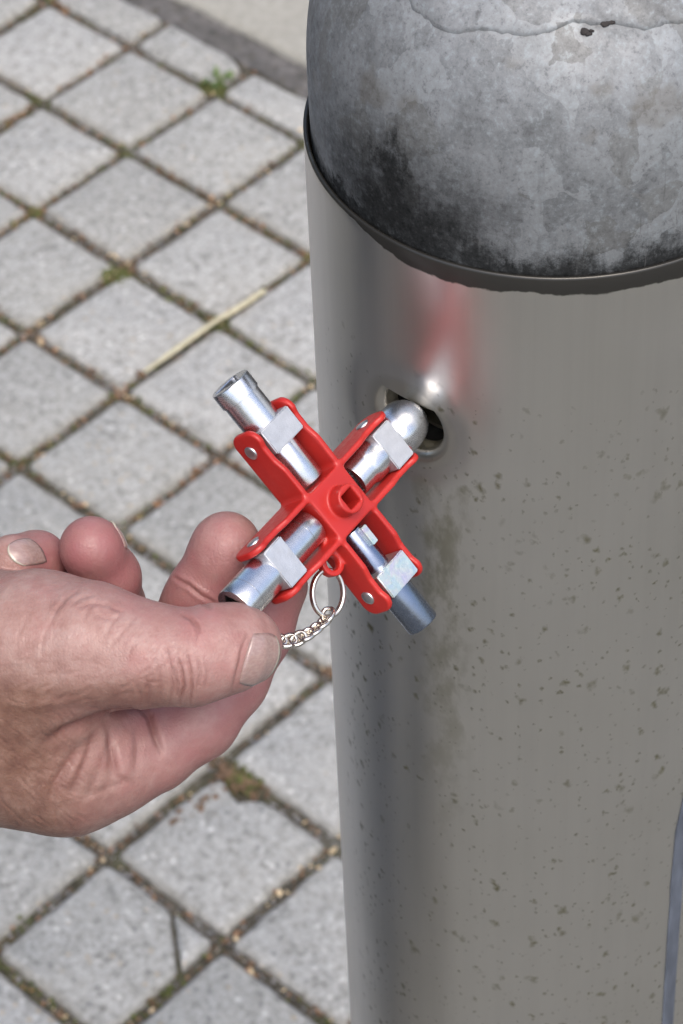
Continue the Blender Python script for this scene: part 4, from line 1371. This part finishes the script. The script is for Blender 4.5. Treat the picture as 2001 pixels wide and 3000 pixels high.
# ------------------------------------------------------------------ the rest of the person (stands left of the picture; shows in the steel)
def body_part(name, mat, lo, hi, h, joints, kk, parent=person):
    f = Field(lo, hi, h)
    for a, ra, b, rb in joints: f.cone(a, ra, b, rb, kk)
    v, F = f.mesh(2)
    o = link_mesh(name, mesh_np(name, v - np.array(PFEET), F), mat, parent)
    return o
lo, hi = (0.30, -1.60, 0.0), (1.25, -0.65, 1.85)
wr = hm @ (Vector(hp(-330, 1560, -8)) * 1e-3)
hipL, hipR = (0.72, -1.085, 0.92), (0.80, -1.29, 0.92)
kL, kR = (0.735, -1.09, 0.50), (0.84, -1.33, 0.50)
aL, aR = (0.715, -1.09, 0.09), (0.845, -1.37, 0.09)
body_part('trousers', M['denim'], (0.35, -1.5, 0.0), (1.0, -0.7, 1.1), 0.011,
          [(hipL, 0.10, kL, 0.075), (kL, 0.075, aL, 0.066), (hipR, 0.10, kR, 0.075), (kR, 0.075, aR, 0.066), (hipL, 0.11, hipR, 0.11), ((0.74, -1.13, 0.98), 0.12, (0.76, -1.20, 0.98), 0.12)], 0.04)
sR, sL = (0.817, -1.235, 1.335), (0.715, -0.885, 1.35)
eR = (0.95, -1.125, 1.075); eL = (0.66, -0.80, 1.09); wL = (0.68, -0.80, 0.88)
body_part('jacket', M['dark_cloth'], (0.40, -1.5, 0.8), (1.3, -0.6, 1.6), 0.011,
          [((0.74, -1.12, 1.00), 0.125, (0.76, -1.21, 1.00), 0.125), ((0.75, -1.165, 1.0), 0.145, (0.755, -1.06, 1.28), 0.145), (sR, 0.075, sL, 0.075), ((0.75, -1.16, 1.27), 0.12, (0.73, -0.97, 1.28), 0.12),
           (sR, 0.072, eR, 0.055), (eR, 0.055, tuple(wr), 0.042), (sL, 0.072, eL, 0.055), (eL, 0.055, wL, 0.042), ((0.77, -1.06, 1.36), 0.08, (0.785, -1.055, 1.42), 0.068)], 0.04)
hd = Vector((0.83, -1.04, 1.56)); fw = Vector((0.90, 0.30, -0.31)).normalized(); rt = Vector((0.3, -0.95, 0)).normalized(); upv = rt.cross(fw).normalized()
def hd_p(f_, r_, u_): return tuple(hd + fw * f_ + rt * r_ + upv * u_)
body_part('head', M['face_skin'], (0.65, -1.2, 1.36), (1.05, -0.88, 1.74), 0.006,
          [(hd_p(0, 0, 0.02), 0.085, hd_p(-0.03, 0, 0.04), 0.085), (hd_p(0.02, 0, -0.04), 0.062, hd_p(0.055, 0, -0.085), 0.036), (hd_p(-0.03, 0, -0.06), 0.055, (0.785, -1.055, 1.41), 0.056),
           (hd_p(0.085, 0, 0.015), 0.010, hd_p(0.108, 0, -0.022), 0.013), (hd_p(0.075, -0.035, 0.032), 0.016, hd_p(0.075, 0.035, 0.032), 0.016), (hd_p(0.088, -0.018, -0.058), 0.009, hd_p(0.088, 0.018, -0.058), 0.009),
           (hd_p(-0.005, 0.082, 0.015), 0.014, hd_p(-0.012, 0.086, -0.02), 0.011), (hd_p(-0.005, -0.082, 0.015), 0.014, hd_p(-0.012, -0.086, -0.02), 0.011)], 0.018)
body_part('hair', M['hair_brown'], (0.62, -1.2, 1.40), (1.0, -0.88, 1.76), 0.006,
          [(hd_p(0.01, 0, 0.055), 0.078, hd_p(-0.035, 0, 0.05), 0.086), (hd_p(-0.05, 0, 0.02), 0.078, hd_p(-0.055, 0, -0.03), 0.058)], 0.02)
for a in (aL, aR):
    body_part('shoe', M['shoe_leather'], (a[0] - 0.15, a[1] - 0.12, 0.0), (a[0] + 0.28, a[1] + 0.16, 0.16), 0.006,
              [((a[0] - 0.03, a[1] - 0.01, 0.045), 0.042, (a[0] + 0.10, a[1] + 0.03, 0.040), 0.040), ((a[0] + 0.10, a[1] + 0.03, 0.040), 0.040, (a[0] + 0.17, a[1] + 0.055, 0.034), 0.032), ((a[0], a[1], 0.06), 0.045, (a[0], a[1], 0.11), 0.048)], 0.02)
f = [(wL, 0.027, (0.69, -0.80, 0.80), 0.033)]
kn = (0.69, -0.80, 0.79)
for q, (off, L) in enumerate(((-0.028, 0.075), (-0.009, 0.085), (0.010, 0.08), (0.028, 0.062))):
    a = (kn[0] + off, kn[1], kn[2] - 0.01); b = (kn[0] + off * 1.05, kn[1] - 0.008, kn[2] - 0.01 - L * 0.55); c_ = (kn[0] + off * 1.05, kn[1] - 0.030, kn[2] - 0.01 - L)
    f += [(a, 0.0105, b, 0.0092), (b, 0.0092, c_, 0.0078)]
f += [((kn[0] + 0.02, kn[1] - 0.01, kn[2] + 0.03), 0.014, (kn[0] + 0.055, kn[1] - 0.012, kn[2] - 0.005), 0.011), ((kn[0] + 0.055, kn[1] - 0.012, kn[2] - 0.005), 0.011, (kn[0] + 0.062, kn[1] - 0.018, kn[2] - 0.035), 0.009)]
body_part('hand', M['face_skin'], (0.60, -0.88, 0.66), (0.80, -0.72, 0.92), 0.004, f, 0.006)
